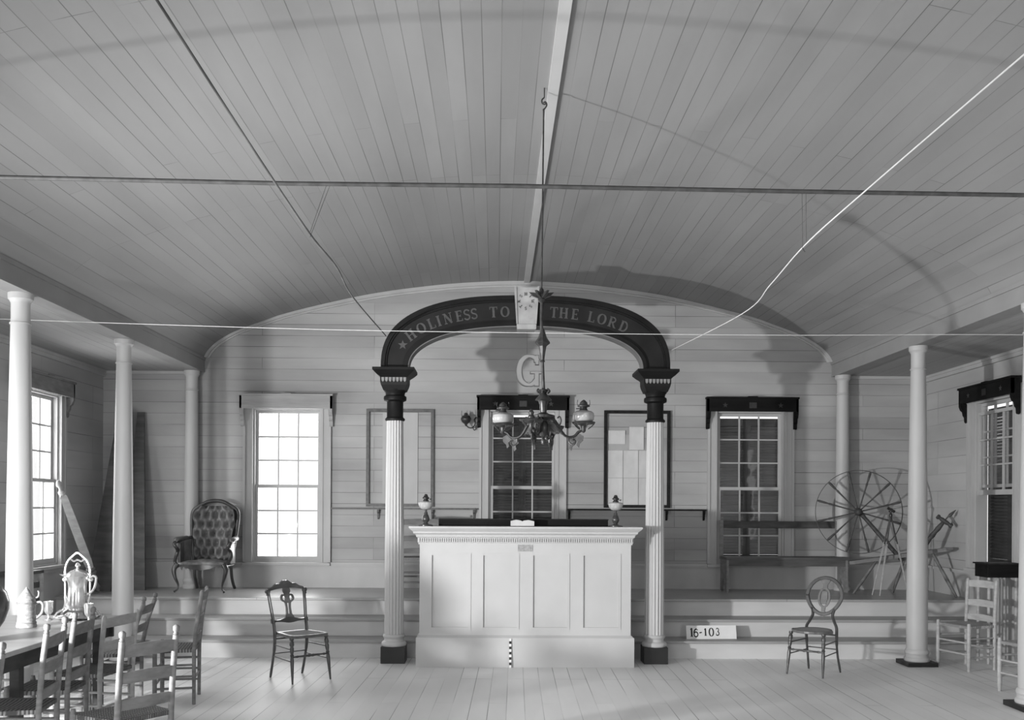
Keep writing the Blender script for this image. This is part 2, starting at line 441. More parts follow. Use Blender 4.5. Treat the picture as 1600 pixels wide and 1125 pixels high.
# ------------------------------------------------------------------ windows
def window(n, loc, rotz, corn='cornice', raised=False, shutters=True, z0=WZ0):
    """local frame: x along the wall, -y into the room, origin on the wall face at floor level"""
    t = bpy.data.objects.new('window_%d' % n, None); COL.objects.link(t); t.location = loc; t.rotation_euler = (0, 0, rotz); struct(t)
    W, z1 = WH, WZ1
    bm = BM()
    for s_ in (-1, 1):
        a, b = sorted((s_*W, s_*(W+.115))); box(bm, a, b, -.028, 0, z0-.03, z1+.10)
        a, b = sorted((s_*(W+.085), s_*(W+.115))); box(bm, a, b, -.045, -.028, z0-.03, z1+.10)
        a, b = sorted((s_*(W+.00), s_*(W+.02))); box(bm, a, b, -.038, -.028, z0-.03, z1+.02)
    box(bm, -W, W, -.028, 0, z1, z1+.10)
    for s_ in (-1, 1):   # jambs in the opening
        a, b = sorted((s_*(W-.022), s_*W)); box(bm, a, b, -.0, .13, z0, z1)
    box(bm, -W+.022, W-.022, 0, .13, z1-.018, z1); box(bm, -W+.022, W-.022, 0, .16, z0, z0+.02)
    obj('window_frame', bm, 'trim', t)
    bm = BM(); box(bm, -W-.115, W+.115, -.07, .0, z0-.035, z0)
    obj('window_sill', bm, 'trim', t, bevel=.004)
    zm = (z0+z1)/2-.01
    wi = W-.024
    for nm, za, zb, y in (('upper_sash', zm-.02, z1-.02, .055), ('lower_sash', z0+.02, zm+.02, .018)):
        if raised and nm == 'lower_sash':
            za, zb = zm-.10, zm-.10+(zm-z0)
        bm = BM()
        st = .033
        for s_ in (-1, 1):
            a, b = sorted((s_*(wi-st), s_*wi)); box(bm, a, b, y, y+.032, za, zb)
        box(bm, -wi+st, wi-st, y, y+.032, za, za+(.055 if nm == 'lower_sash' else .035)); box(bm, -wi+st, wi-st, y, y+.032, zb-.035, zb)
        gz0, gz1 = za+.05, zb-.035
        for k in (-1, 1):
            xx = k*(wi-st)/3; box(bm, xx-.0085, xx+.0085, y+.004, y+.028, gz0-.02, gz1)
        for k in (1, 2):
            zz = gz0+(gz1-gz0)*k/3; box(bm, -wi+st, wi-st, y+.005, y+.027, zz-.0085, zz+.0085)
        sh = obj(nm, bm, 'trim', t)
        bm = BM(); box(bm, -wi+st, wi-st, y+.014, y+.017, za+.04, zb-.03)
        obj('glass_pane', bm, 'glass', sh)
    # lambrequin board with drop brackets
    bm = BM()
    hb = .155
    cw = W+.14
    box(bm, -cw, cw, -.12, -.095, z1-.01, z1-.01+hb)
    box(bm, -cw-.008, cw+.008, -.135, -.03, z1-.01+hb, z1+.012+hb)
    box(bm, -.06, .06, -.124, -.10, z1+hb+.012, z1+hb+.022)
    for s_ in (-1, 1):
        a, b = sorted((s_*(cw-.025), s_*cw)); box(bm, a, b, -.12, -.03, z1-.01, z1-.01+hb)
    c = obj('cornice_board', bm, corn, t)
    for s_ in (-1, 1):
        bm = BM()
        pr = [(0, 0), (0, -.20), (-.012, -.215), (-.026, -.20), (-.03, -.15), (-.045, -.13), (-.052, -.09), (-.075, -.07), (-.09, -.03), (-.09, 0)]
        x0 = s_*(cw-.022)
        prism(bm, pr, lambda a, b, d: Vector((d, -.03+a, z1-.01+b)), x0-.022, x0+.022)
        obj('bracket', bm, corn, c)
    if corn == 'cornice':
        bm = BM()
        for cx in (-.34, .34):
            st_ = [(cx+math.sin(2*PI*k/10)*(.035 if k % 2 == 0 else .014), z1+.065+math.cos(2*PI*k/10)*(.035 if k % 2 == 0 else .014)) for k in range(10)]
            prism(bm, st_, lambda a, b, d: Vector((a, d, b)), -.123, -.119)
        box(bm, -.045, .045, -.123, -.119, z1+.03, z1+.10)
        obj('painted_stars', bm, 'letterdim', c)
    if shutters:
        for s_ in (-1, 1):
            bm = BM()
            a, b = sorted((s_*.0005, s_*(W+.035)))
            ya, yb = .165, .20
            box(bm, a, a+.045, ya, yb, z0+.035, z1-.072); box(bm, b-.045, b, ya, yb, z0+.035, z1-.072)
            for q0, q1 in ((z0+.035, z0+.11), (zm-.055, zm+.055), (z1-.165, z1-.072)):
                box(bm, a+.045, b-.045, ya-.001, yb+.001, q0, q1)
            zz = z0+.13
            while zz < z1-.145:
                if abs(zz-zm) > .045:
                    v = [bm.verts.new(p) for p in ((a+.045, ya-.002, zz-.016), (b-.045, ya-.002, zz-.016), (b-.045, yb, zz+.016), (a+.045, yb, zz+.016),
                                                   (a+.045, ya-.002, zz-.009), (b-.045, ya-.002, zz-.009), (b-.045, yb, zz+.023), (a+.045, yb, zz+.023))]
                    for q in ((0, 1, 2, 3), (7, 6, 5, 4), (0, 4, 5, 1), (2, 6, 7, 3), (1, 5, 6, 2), (0, 3, 7, 4)): bm.faces.new([v[i] for i in q])
                zz += .036
            obj('shutter', bm, 'shutter', t)
    return t
M['letterdim'] = noisy('faint_gilt', 0.02, 0.035, (30, 30, 30), 0.5)
window(1, (WC[0], YB, 0), 0, 'cornicepale', shutters=False)
window(2, (WC[1], YB, 0), 0)
window(3, (WC[2], YB, 0), 0)
window(4, (XL, WSY[0], 0), PI/2, 'midwood', shutters=False, z0=WZ0+.04)  # cornice lightened: window haze is put into its wood colour
window(5, (XR, WSY[0], 0), -PI/2, raised=True, z0=WZ0+.04)

# ------------------------------------------------------------------ wall ledges, framed boards
def ledge(x0, x1, brs, label, mat='frame'):
    t = thing('wall_ledge', label, 'shelf', (0, YB, 0))
    bm = BM(); box(bm, x0, x1, -.07, 0, 1.515, 1.535); obj('ledge_board', bm, mat, t)
    for b in brs:
        bm = BM()
        prism(bm, [(0, 0), (-.06, 0), (-.055, -.03), (-.03, -.05), (-.02, -.10), (0, -.12)], lambda a, c, d: Vector((d, a, 1.515+c)), b-.012, b+.012)
        obj('bracket', bm, mat, t)
ledge(-2.02, -.245, (-1.44, -.78, -.27), 'narrow dark wall ledge left of the centre window, under the empty frame', 'framepale')
ledge(.88, 2.58, (.90, 2.10, 2.56), 'narrow dark wall ledge right of the centre window, under the papered frame')

def wall_frame(x0, x1, z0, z1, label, mat):
    t = thing('wall_frame', label, 'frame', ((x0+x1)/2, YB, z0))
    w_ = (x1-x0)/2; h_ = z1-z0
    bm = BM(); th = .036
    box(bm, -w_, -w_+th, -.04, 0, 0, h_); box(bm, w_-th, w_, -.04, 0, 0, h_)
    box(bm, -w_+th, w_-th, -.04, 0, 0, th); box(bm, -w_+th, w_-th, -.04, 0, h_-th, h_)
    obj('frame_moulding', bm, mat, t); return t
t = wall_frame(-1.59, -.765, 1.55, 2.745, 'faded thin frame on the wall left of the centre window, nearly empty', 'framepale')
bm = BM(); box(bm, -.215, .215, -.012, 0, .036, 1.155); obj('backing_panel', bm, M['wall'] if False else 'trim', t)
t = wall_frame(1.325, 2.14, 1.55, 2.745, 'black thin frame holding papers, right of the centre window', 'frame')
bm = BM(); box(bm, -.37, .37, -.010, 0, .036, .70); box(bm, -.37, .02, -.008, 0, .70, .90); obj('backing_panel', bm, 'backing', t)
def sheet(x0, x1, z0, z1, label, group=None, mat='paper', name='pinned_paper', y=-.014):
    bm = BM(); nx = 4
    vs = [[bm.verts.new((x0+(x1-x0)*i/nx, YB+y-(.004 if i in (0, nx) and j else 0), (z0, z1)[j])) for i in range(nx+1)] for j in (0, 1)]
    bk = [[bm.verts.new(v.co+Vector((0, .0015, 0))) for v in r] for r in vs]
    for i in range(nx):
        bm.faces.new((vs[0][i], vs[0][i+1], vs[1][i+1], vs[1][i])); bm.faces.new((bk[0][i], bk[1][i], bk[1][i+1], bk[0][i+1]))
    return tag(obj(name, bm, mat), label, 'paper', group)
sheet(1.378, 1.585, 2.335, 2.50, 'wide white paper pinned upper left inside the black frame')
sheet(1.635, 1.815, 2.265, 2.545, 'tall white paper pinned upper right inside the black frame, next to the wide one')
ch = [sheet(1.375+.19*i, 1.375+.19*i+.182, 1.58+.34*j, 1.58+.34*j+.333,
      'chart sheet in the black frame, %s of the two lower rows, %s' % (('bottom', 'upper')[j], ('at the left edge', 'second from left', 'third from left')[i]),
      'chart sheets in the black frame') for j in range(2) for i in range(3)]

# wall sconce beside the centre window
t = thing('wall_sconce', 'small dark oil sconce on a curled bracket left of the centre window cornice', 'lamp', (-.37, YB-.13, 2.55))
bm = BM(); lathe(bm, [(.0, -.06), (.012, -.05), (.02, -.03), (.05, -.01), (.062, .02), (.064, .035), (.055, .05)], (0, 0, .04), 16); obj('oil_cup', bm, 'iron', t, 40)
bm = BM(); lathe(bm, [(.055, 0), (.05, .015), (.025, .025), (.02, .05), (.012, .055)], (0, 0, .09), 14); obj('burner', bm, 'iron', t, 40)
for sx in (-1, 1): bm = BM(); tube(bm, [(sx*.05, 0, .10), (sx*.055, 0, .13), (sx*.05, 0, .17)], .003, 6); obj('chimney_prong', bm, 'iron', t)
bm = BM(); tube(bm, spline([(0, 0, .0), (.03, .03, -.03), (.08, .06, -.03), (.11, .09, .02), (.10, .11, .07), (.12, .125, .10)], 5), .007, 7)
tube(bm, spline([(.08, .06, -.03), (.10, .07, -.06), (.12, .10, -.04), (.115, .12, .0)], 5), .005, 6); obj('bracket_arm', bm, 'iron', t, 40)

# ------------------------------------------------------------------ columns
def column(x, y, z0, label, rb=.103, rt=.070, plinth=True, halfc=False):
    t = thing('column', label, 'column', (x, y, z0))
    hh = ZA-z0-.012
    bm = BM()
    prof = [(rb*1.0, .045)]
    prof = [(rb*1.16, 0), (rb*1.2, .015), (rb*1.16, .035), (rb*1.05, .045), (rb*1.05, .07), (rb*1.12, .08), (rb*1.10, .10), (rb*.985, .12)]
    b0 = prof
    N = 10
    shaft = []
    for k in range(N+1):
        u = k/N; r = rb-(rb-rt)*(u**1.5); 
        if u < .12: r = rb*.96+(rb*.04)*(u/.12)
        shaft.append((r, .12+(hh-.12-.24)*u))
    zt = hh-.24
    cap = [(rt*1.12, zt+.002), (rt*1.12, zt+.014), (rt*.98, zt+.018), (rt*.98, hh-.075), (rt*1.08, hh-.062), (rt*1.18, hh-.05), (rt*1.28, hh-.045), (rt*1.30, hh)]
    lathe(bm, shaft, (0, 0, .03 if plinth else 0), 28); obj('shaft', bm, 'colpaint', t, 40)
    bm = BM(); lathe(bm, b0, (0, 0, .04 if plinth else 0), 28); obj('column_base', bm, 'colpaint', t, 40)
    bm = BM(); lathe(bm, [(r, z) for r, z in cap], (0, 0, 0), 28); obj('capital', bm, 'colpaint', t, 40)
    if plinth:
        bm = BM(); box(bm, -.15, .15, -.15, .15, 0, .042); obj('plinth', bm, 'black', t, bevel=.003)
column(-3.66, 7.44, 0, 'tall white tapered column nearest on the left, beside the table')
column(-3.66, 9.49, 0, 'second white tapered column on the left, in front of the steps')
column(-3.68, YB-.14, HP, 'white column on the platform against the back wall behind the tufted armchair', .085, .072, False)
column(4.21, 9.52, 0, 'tall white column on the right in front of the steps, on a black plinth')
column(4.23, YB-.14, HP, 'white column on the platform against the back wall behind the bench end', .085, .072, False)
column(4.21, 7.46, 0, 'column cut by the right edge of the photo, nearest on the right')

# ------------------------------------------------------------------ arch on fluted columns
CX = .29
def fluted(x, side):
    t = thing('fluted_column', 'white fluted column with black block foot and dark capital, %s of the white desk' % side, 'column', (x, 9.63, 0))
    bm = BM(); box(bm, -.12, .12, -.12, .12, 0, .165); obj('plinth', bm, 'black', t, bevel=.003)
    bm = BM(); lathe(bm, [(.118, 0), (.126, .015), (.126, .03), (.115, .045), (.098, .055), (.096, .075), (.108, .09), (.112, .10), (.106, .115), (.098, .12)], (0, 0, .163), 30)
    obj('column_base', bm, 'fluted', t, 40)
    bm = BM(); NF, per = 18, 6; rings = []
    for z, rr in ((.28, .096), (.9, .096), (1.6, .091), (2.42, .083), (2.425, .083)):
        ring = []
        for k in range(NF*per):
            ph = (k % per)/per; d = 0 if ph < .17 or ph > .95 else .010*math.sin((ph-.17)/.78*PI)
            a = 2*PI*k/(NF*per); ring.append((math.cos(a)*(rr-d), math.sin(a)*(rr-d), z))
        rings.append(ring)
    loft(bm, rings); obj('fluted_shaft', bm, 'fluted', t)
    bm = BM(); lathe(bm, [(.085, 2.41), (.098, 2.415), (.10, 2.43), (.085, 2.445), (.082, 2.45), (.082, 2.60), (.09, 2.605), (.112, 2.615), (.115, 2.635), (.112, 2.655), (.095, 2.665), (.10, 2.69), (.112, 2.705), (.118, 2.72)], (0, 0, 0), 30)
    cp = obj('capital', bm, 'archdark', t, 40)
    bm = BM()
    def sq(r, z): return [(-r, -r, z), (r, -r, z), (r, r, z), (-r, r, z)]
    loft(bm, [sq(.108, 2.71), sq(.128, 2.76), sq(.135, 2.79), sq(.135, 2.835), sq(.15, 2.85), sq(.17, 2.865), sq(.20, 2.895), sq(.205, 2.90), sq(.205, 2.925)])
    obj('abacus', bm, 'archdark', cp)
    bm = BM()
    for k in range(7):
        cx = -.108+k*.036
        prism(bm, [(cx-.014, 2.832), (cx+.014, 2.832), (cx+.012, 2.80), (cx, 2.785), (cx-.012, 2.80)], XZ, -.139, -.133)
    obj('pale_teeth', bm, 'pale', cp)
fluted(-1.015, 'left'); fluted(1.597, 'right')

ZSP = 2.925
def sup(a, b, n, k, N=48):
    th = PI*k/N; c, s_ = math.cos(th), math.sin(th)
    return (CX-math.copysign(abs(c)**(2/n), c)*a, ZSP+abs(s_)**(2/n)*b)
N = 64
def curve_t(t):     # t 0..1 from the inner to the outer edge
    a = 1.165+(1.44-1.165)*t; b = .425+(.735-.425)*t; n_ = 2.3+.3*t
    return [sup(a, b, n_, k, N) for k in range(N+1)]
arch = thing('lodge_arch', 'dark arch lettered HOLINESS TO THE LORD resting on two fluted columns', 'arch', (0, 9.63, 0))
bm = BM(); strip(bm, curve_t(.86), curve_t(.16), XZ, -.06, .07); obj('arch_panel', bm, 'archpanel', arch, 30)
bm = BM(); strip(bm, curve_t(1), curve_t(.86), XZ, -.095, .09); strip(bm, curve_t(.86), curve_t(.80), XZ, -.078, .0); obj('outer_moulding', bm, 'archdark', arch, 30)
bm = BM(); strip(bm, curve_t(.16), curve_t(.03), XZ, -.09, .09); strip(bm, curve_t(.22), curve_t(.16), XZ, -.075, 0); obj('inner_moulding', bm, 'archdark', arch, 30)
bm = BM(); strip(bm, curve_t(.03), curve_t(.0), XZ, -.085, .09); obj('soffit_board', bm, 'archrim', arch, 30)

# serif letters drawn as thick and thin strokes in a 0..w by 0..1 box
K, T_ = .20, .075
def arcpts(cx, cy, rx, ry, a0, a1, n=14): return [(cx+rx*math.cos(math.radians(a0+(a1-a0)*i/n)), cy+ry*math.sin(math.radians(a0+(a1-a0)*i/n))) for i in range(n+1)]
def bar(x0, y0, x1, y1, w_): return ([(x0, y0), (x1, y1)], w_)
def ser(x, y, w_=.34): return ([(x-w_/2, y), (x+w_/2, y)], .07)
GL = {
 'H': (.9, [bar(.2, 0, .2, 1, K), bar(.7, 0, .7, 1, K), bar(.2, .5, .7, .5, T_), ser(.2, .035), ser(.2, .965), ser(.7, .035), ser(.7, .965)]),
 'O': (.9, [(arcpts(.45, .5, .34, .46, 0, 360, 28), 'o')]),
 'L': (.8, [bar(.25, 0, .25, 1, K), ser(.25, .965), ([(.08, .035), (.7, .035)], .08), ([(.68, 0), (.68, .25)], .08)]),
 'I': (.5, [bar(.25, 0, .25, 1, K), ser(.25, .035), ser(.25, .965)]),
 'N': (.95, [bar(.2, 0, .2, 1, T_), bar(.75, 0, .75, 1, T_), bar(.2, .97, .75, .03, K), ser(.2, .035, .28), ser(.15, .965, .25), ser(.75, .965, .28)]),
 'E': (.8, [bar(.25, 0, .25, 1, K), ([(.08, .035), (.7, .035)], .08), ([(.08, .965), (.68, .965)], .08), ([(.25, .5), (.55, .5)], .08), ([(.68, 0), (.68, .22)], .07), ([(.66, .78), (.66, 1)], .07), ([(.55, .4), (.55, .6)], .06)]),
 'S': (.75, [(arcpts(.38, .74, .24, .22, 20, 250, 12)+arcpts(.36, .27, .25, .23, 80, -160, 12), .13)]),
 'T': (.85, [bar(.42, 0, .42, 1, K), ser(.42, .035), ([(.06, .965), (.78, .965)], .08), ([(.08, .75), (.08, 1)], .07), ([(.76, .75), (.76, 1)], .07)]),
 'R': (.9, [bar(.22, 0, .22, 1, K), ser(.22, .035), ([(.06, .965), (.4, .965)], .07), (arcpts(.4, .735, .26, .23, 90, -90, 10), .12), ([(.22, .5), (.42, .5)], .08), ([(.42, .5), (.72, .03)], .16), ser(.76, .035, .2)]),
 'D': (.9, [bar(.22, 0, .22, 1, K), ([(.06, .035), (.4, .035)], .08), ([(.06, .965), (.4, .965)], .08), (arcpts(.38, .5, .36, .46, 90, -90, 14), .15)]),
 'W': (1.2, [bar(.12, 1, .38, 0, .17), bar(.38, 0, .6, .95, T_), bar(.6, .95, .84, 0, .17), bar(.84, 0, 1.06, 1, T_), ser(.12, .965, .3), ser(1.06, .965, .26)]),
 'K': (.9, [bar(.2, 0, .2, 1, K), ser(.2, .035), ser(.2, .965), bar(.28, .42, .72, .97, T_), bar(.38, .55, .74, .03, .18), ser(.74, .035, .25)]),
 '1': (.55, [bar(.28, 0, .28, 1, .24), ser(.28, .03, .4), ([(.1, .80), (.28, .97)], .10)]),
 '0': (.85, [(arcpts(.42, .5, .30, .46, 0, 360, 28), 'o')]),
 '6': (.85, [(arcpts(.42, .30, .27, .27, 0, 360, 24), .15), (arcpts(.60, .42, .46, .50, 175, 95, 10), .16), ([(.58, .84), (.64, .80), (.64, .76)], .13)]),
 '3': (.75, [(arcpts(.34, .75, .21, .20, 140, -80, 12), .12), (arcpts(.33, .28, .26, .25, 85, -150, 14), .14), ([(.09, .30), (.16, .28)], .12), ([(.15, .86), (.2, .82)], .12)]),
 '-': (.5, [([(.08, .45), (.40, .50)], .12)]),
}
def ribbon(pts, w_):
    L, R = [], []; n_ = len(pts)
    for i, (x, y) in enumerate(pts):
        a = pts[max(i-1, 0)]; b = pts[min(i+1, n_-1)]
        closed = abs(pts[0][0]-pts[-1][0]) < 1e-6 and abs(pts[0][1]-pts[-1][1]) < 1e-6 and n_ > 3
        if closed and i in (0, n_-1): a, b = pts[-2], pts[1]
        dx, dy = b[0]-a[0], b[1]-a[1]; l = math.hypot(dx, dy) or 1
        nx, ny = -dy/l, dx/l
        ww = w_
        if w_ == 'o': ww = .07+.13*abs(nx)**1.5      # thick at the sides, thin top and bottom
        L.append((x+nx*ww/2, y+ny*ww/2)); R.append((x-nx*ww/2, y-ny*ww/2))
    return L, R
def glyph(bm, ch, f, d0, d1):
    for i, (pts, w_) in enumerate(GL[ch][1]):
        L, R = ribbon(pts, w_); strip(bm, L, R, f, d0+i*2e-5, d1-i*2e-5)
def glyph_at(bm, ch, x, z, hgt, ang, y, depth, wide=1.0):
    c, s_ = math.cos(ang), math.sin(ang); w_ = GL[ch][0]
    def f(a, b, d):
        u, v = (a-w_/2)*hgt*wide, (b-.5)*hgt
        return Vector((x+u*c-v*s_, d, z+u*s_+v*c))
    glyph(bm, ch, f, y-depth, y)
mid = curve_t(.5)
def on_mid(px):
    for (a, za), (b, zb) in zip(mid, mid[1:]):
        if a <= px <= b:
            return za+(zb-za)*(px-a)/(b-a), math.atan2(zb-za, b-a)
    return ZSP, 0
bm = BM()
px2x = lambda u: (u/3.077+570-775)*9.57/1500+.005
for ch_, u in zip('HOLINESS' 'TO' 'THE' 'LORD', (215, 265, 314, 349, 393, 446, 484, 519, 612, 667, 903, 950, 1004, 1084, 1134, 1186, 1240)):
    x = px2x(u); z, an = on_mid(x); glyph_at(bm, ch_, x, z, .105, an, -.0602, .003, 1.0)
x = px2x(177); z, an = on_mid(x+.0)
prism(bm, [(x+math.sin(2*PI*k/10)*(.05 if k % 2 == 0 else .02), z-.02+math.cos(2*PI*k/10)*(.05 if k % 2 == 0 else .02)) for k in range(10)], XZ, -.0632, -.0602)
obj('painted_inscription', bm, 'letter', arch)
# keystone
bm = BM()
kx = .293
def kq(t, w0, w1, y0, y1, z0, z1):
    return [[(kx-w0, y0, z0), (kx+w0, y0, z0), (kx+w0, y1, z0), (kx-w0, y1, z0)], [(kx-w1, y0, z1), (kx+w1, y0, z1), (kx+w1, y1, z1), (kx-w1, y1, z1)]]
loft(bm, kq(0, .088, .118, -.125, .095, 3.33, 3.735))
loft(bm, kq(0, .094, .098, -.14, -.12, 3.315, 3.365))
strip(bm, [(kx-.125, 3.745), (kx-.10, 3.37)], [(kx-.100, 3.735), (kx-.088, 3.37)], XZ, -.136, -.12)
strip(bm, [(kx+.100, 3.735), (kx+.088, 3.37)], [(kx+.125, 3.745), (kx+.10, 3.37)], XZ, -.136, -.12)
ks = obj('keystone', bm, 'keystone', arch)
bm = BM()
for i, ch_ in enumerate('HTWSSTKS'):
    a = PI/2-2*PI*i/8
    glyph_at(bm, ch_, kx-.008+.068*math.cos(a), 3.595+.072*math.sin(a), .030, a-PI/2, -.125, .003, 1.1)
obj('keystone_letters', bm, 'ink', ks)

# hanging letter G
t = thing('hanging_letter', 'grey wooden letter G hung on a wire under the keystone', 'letter', (.333, 9.62, 2.765))
gs, gz = .30, .315
def outl(off):
    P = []
    o_ = arcpts(.5, .5, .42, .46, 40, 320, 26)
    return o_
bm = BM()
pts = [(.74, .80), (.68, .90), (.52, .955), (.36, .93), (.22, .80), (.15, .62), (.14, .42), (.19, .22), (.32, .09), (.48, .05), (.62, .10), (.72, .20)]
pts = [(p.x, p.y) for p in spline([Vector((a, b, 0)) for a, b in pts], 4)]
L = []; R = []
n_ = len(pts)
for i, (x, y) in enumerate(pts):
    a = pts[max(i-1, 0)]; b = pts[min(i+1, n_-1)]; dx, dy = b[0]-a[0], b[1]-a[1]; l = math.hypot(dx, dy)
    nx, ny = -dy/l, dx/l; ww = .10+.14*abs(nx)
    L.append((x+nx*ww/2, y+ny*ww/2)); R.append((x-nx*ww/2, y-ny*ww/2))
gf = lambda a, b, d: Vector(((a-.5)*gs, d, b*gz))
def g_strokes(bm, k, d0, d1):
    mix = lambda P, Q, t: [(p[0]*(1-t)+q[0]*t, p[1]*(1-t)+q[1]*t) for p, q in zip(P, Q)]
    strip(bm, mix(L, R, k), mix(L, R, 1-k), gf, d0, d1)
    m = k*.14
    strip(bm, [(.67+m, 1.0-m), (.67+m, .68+m)], [(.81-m, 1.0-m), (.81-m, .68+m)], gf, d0+.0005, d1)
    strip(bm, [(.64+m, .46), (.64+m, .0+m)], [(.82-m, .46), (.82-m, .0+m)], gf, d0+.0007, d1)
    strip(bm, [(.50+m, .47-m/2), (.50+m, .40+m/2)], [(.97-m, .47-m/2), (.97-m, .40+m/2)], gf, d0+.0009, d1)
g_strokes(bm, 0, -.018, .018)
g = obj('letter_body', bm, 'framepale', t)
bm = BM(); g_strokes(bm, .17, -.024, -.0175)
obj('raised_face', bm, 'beam', g)
bm = BM(); tube(bm, [(-.03, 0, .305), (-.03, 0, .55)], .0015, 5); obj('hanging_wire', bm, 'wire', t)

# ------------------------------------------------------------------ desk (pedestal) in front
DX0, DX1, DY0, DY1 = -.735, 1.322, 9.35, 9.80
dk = thing('lodge_desk', 'tall white panelled desk with dentil cornice between the fluted columns', 'desk', (CX, 9.575, 0))
dx = (DX1-DX0)/2; fy = DY0-9.575; by = DY1-9.575
bm = BM(); box(bm, -dx, dx, fy, by, .28, 1.22)
f0 = fy-.012
pan = [(-.93, -.53), (-.43, -.06), (.055, .43), (.545, .93)]
edges = [-dx]+[e for p in pan for e in p]+[dx]
for i in range(0, len(edges), 2): box(bm, edges[i], edges[i+1], f0, fy, .30, 1.20)
for a, b in pan: box(bm, a, b, f0, fy, .30, .365); box(bm, a, b, f0, fy, 1.105, 1.20)
obj('desk_body', bm, 'white', dk)
for a, b in pan:
    bm = BM()
    strip(bm, [(a, .365), (b, .365), (b, 1.105), (a, 1.105), (a, .365)], [(a+.02, .385), (b-.02, .385), (b-.02, 1.085), (a+.02, 1.085), (a+.02, .385)], XZ, f0-.006, fy)
    obj('panel_moulding', bm, 'white', dk)
bm = BM(); box(bm, -dx-.032, dx+.032, fy-.04, by+.01, 0, .285); loft(bm, [[(-dx-.03, fy-.038, .285), (dx+.03, fy-.038, .285), (dx+.03, by, .285), (-dx-.03, by, .285)], [(-dx, fy-.01, .31), (dx, fy-.01, .31), (dx, by, .31), (-dx, by, .31)]])
obj('desk_plinth', bm, 'white', dk)
bm = BM()
def rct(o_, z): return [(-dx-o_, fy-o_, z), (dx+o_, fy-o_, z), (dx+o_, by, z), (-dx-o_, by, z)]
loft(bm, [rct(.014, 1.19), rct(.014, 1.205), rct(.02, 1.21), rct(.02, 1.255), rct(.032, 1.262), rct(.038, 1.285), rct(.06, 1.30), rct(.062, 1.315), rct(.085, 1.335), rct(.10, 1.35), rct(.10, 1.366)])
obj('desk_cornice', bm, 'white', dk)
bm = BM(); k = -dx-.01
while k < dx: box(bm, k, k+.0105, fy-.034, fy-.019, 1.215, 1.25); k += .0215
o_ = obj('dentil_course', bm, 'white', dk); o_['kind'] = 'stuff'
bm = BM(); box(bm, -.075, .068, fy-.018, fy-.012, 1.125, 1.19); obj('plaque', bm, 'plaque', dk)

# measuring stick leaning on the plinth of the desk
bm = BM()
for k in range(11): 
    box(bm, -.011, .011, -.004, .004, k*.0255, (k+1)*.0255, k % 2)
st = tag(obj('measuring_stick', bm, ['white_card', 'ink']), 'short black and white checked measuring stick standing against the desk plinth', 'measuring stick')
st.location = (.145, 9.285, 0.001); st.rotation_euler = (math.radians(-4), 0, 0)

# on the desk: dark ledge box, book, two lamps
ZD = 1.367
t = thing('reading_ledge', 'long low dark box ledge lying along the desk top behind the book', 'box', (.275, 9.66, ZD))
bm = BM(); box(bm, -.845, .845, -.09, -.075, 0, .062); box(bm, -.845, .845, .09, .105, 0, .062); box(bm, -.845, -.83, -.075, .09, 0, .062); box(bm, .83, .845, -.075, .09, 0, .062); box(bm, -.83, .83, -.075, .09, 0, .012)
obj('box_sides', bm, 'cornice', t)
bm = BM(); box(bm, -.85, .85, -.095, .11, .062, .07); obj('box_lid', bm, 'frame', t)
t = thing('open_book', 'open pale book lying on the desk top between the two lamps', 'book', (.26, 9.46, ZD))
bm = BM(); prism(bm, [(-.115, .004), (.115, .004), (.115, .050), (.06, .062), (.012, .056), (0, .048), (-.012, .056), (-.06, .064), (-.115, .052)], XZ, -.07, .07)
obj('pages', bm, 'paper', t)
bm = BM(); box(bm, -.12, .12, -.075, .075, -.0, .004); obj('book_cover', bm, 'frame', t)
def oil_lamp(x, y, label):
    t = thing('oil_lamp', label, 'lamp', (x, y, ZD))
    bm = BM(); lathe(bm, [(.073, 0), (.073, .008), (.06, .014), (.03, .02), (.018, .03), (.022, .035), (.036, .055), (.038, .07), (.032, .09), (.024, .11), (.018, .118), (.02, .125), (.013, .14), (.012, .155), (.03, .163)], (0, 0, 0), 22)
    obj('lamp_foot', bm, 'mahog', t, 40)
    bm = BM(); pr = [(.03, .16), (.052, .172), (.066, .19), (.072, .212), (.074, .228), (.066, .236), (.03, .242)]
    lathe(bm, pr, (0, 0, 0), 28); obj('oil_font', bm, 'clear', t, 40)
    bm = BM(); lathe(bm, [(.028, .24), (.03, .25), (.02, .256), (.022, .265), (.036, .27), (.036, .275), (.024, .285), (.018, .30), (.012, .312)], (0, 0, 0), 18)
    b = obj('burner', bm, 'iron', t, 40)
    bm = BM(); tube(bm, [(.0, 0, .262), (.045, -.01, .262)], .003, 6); lathe(bm, [(.002, -.004), (.010, -.003), (.010, .003), (.002, .004)], (.048, -.011, .262), 10, (1, -.2, 0)); obj('wick_knob', bm, 'iron', b)
oil_lamp(-.69, 9.45, 'glass-font oil lamp at the left end of the white desk')
oil_lamp(1.18, 9.45, 'glass-font oil lamp at the right end of the white desk')

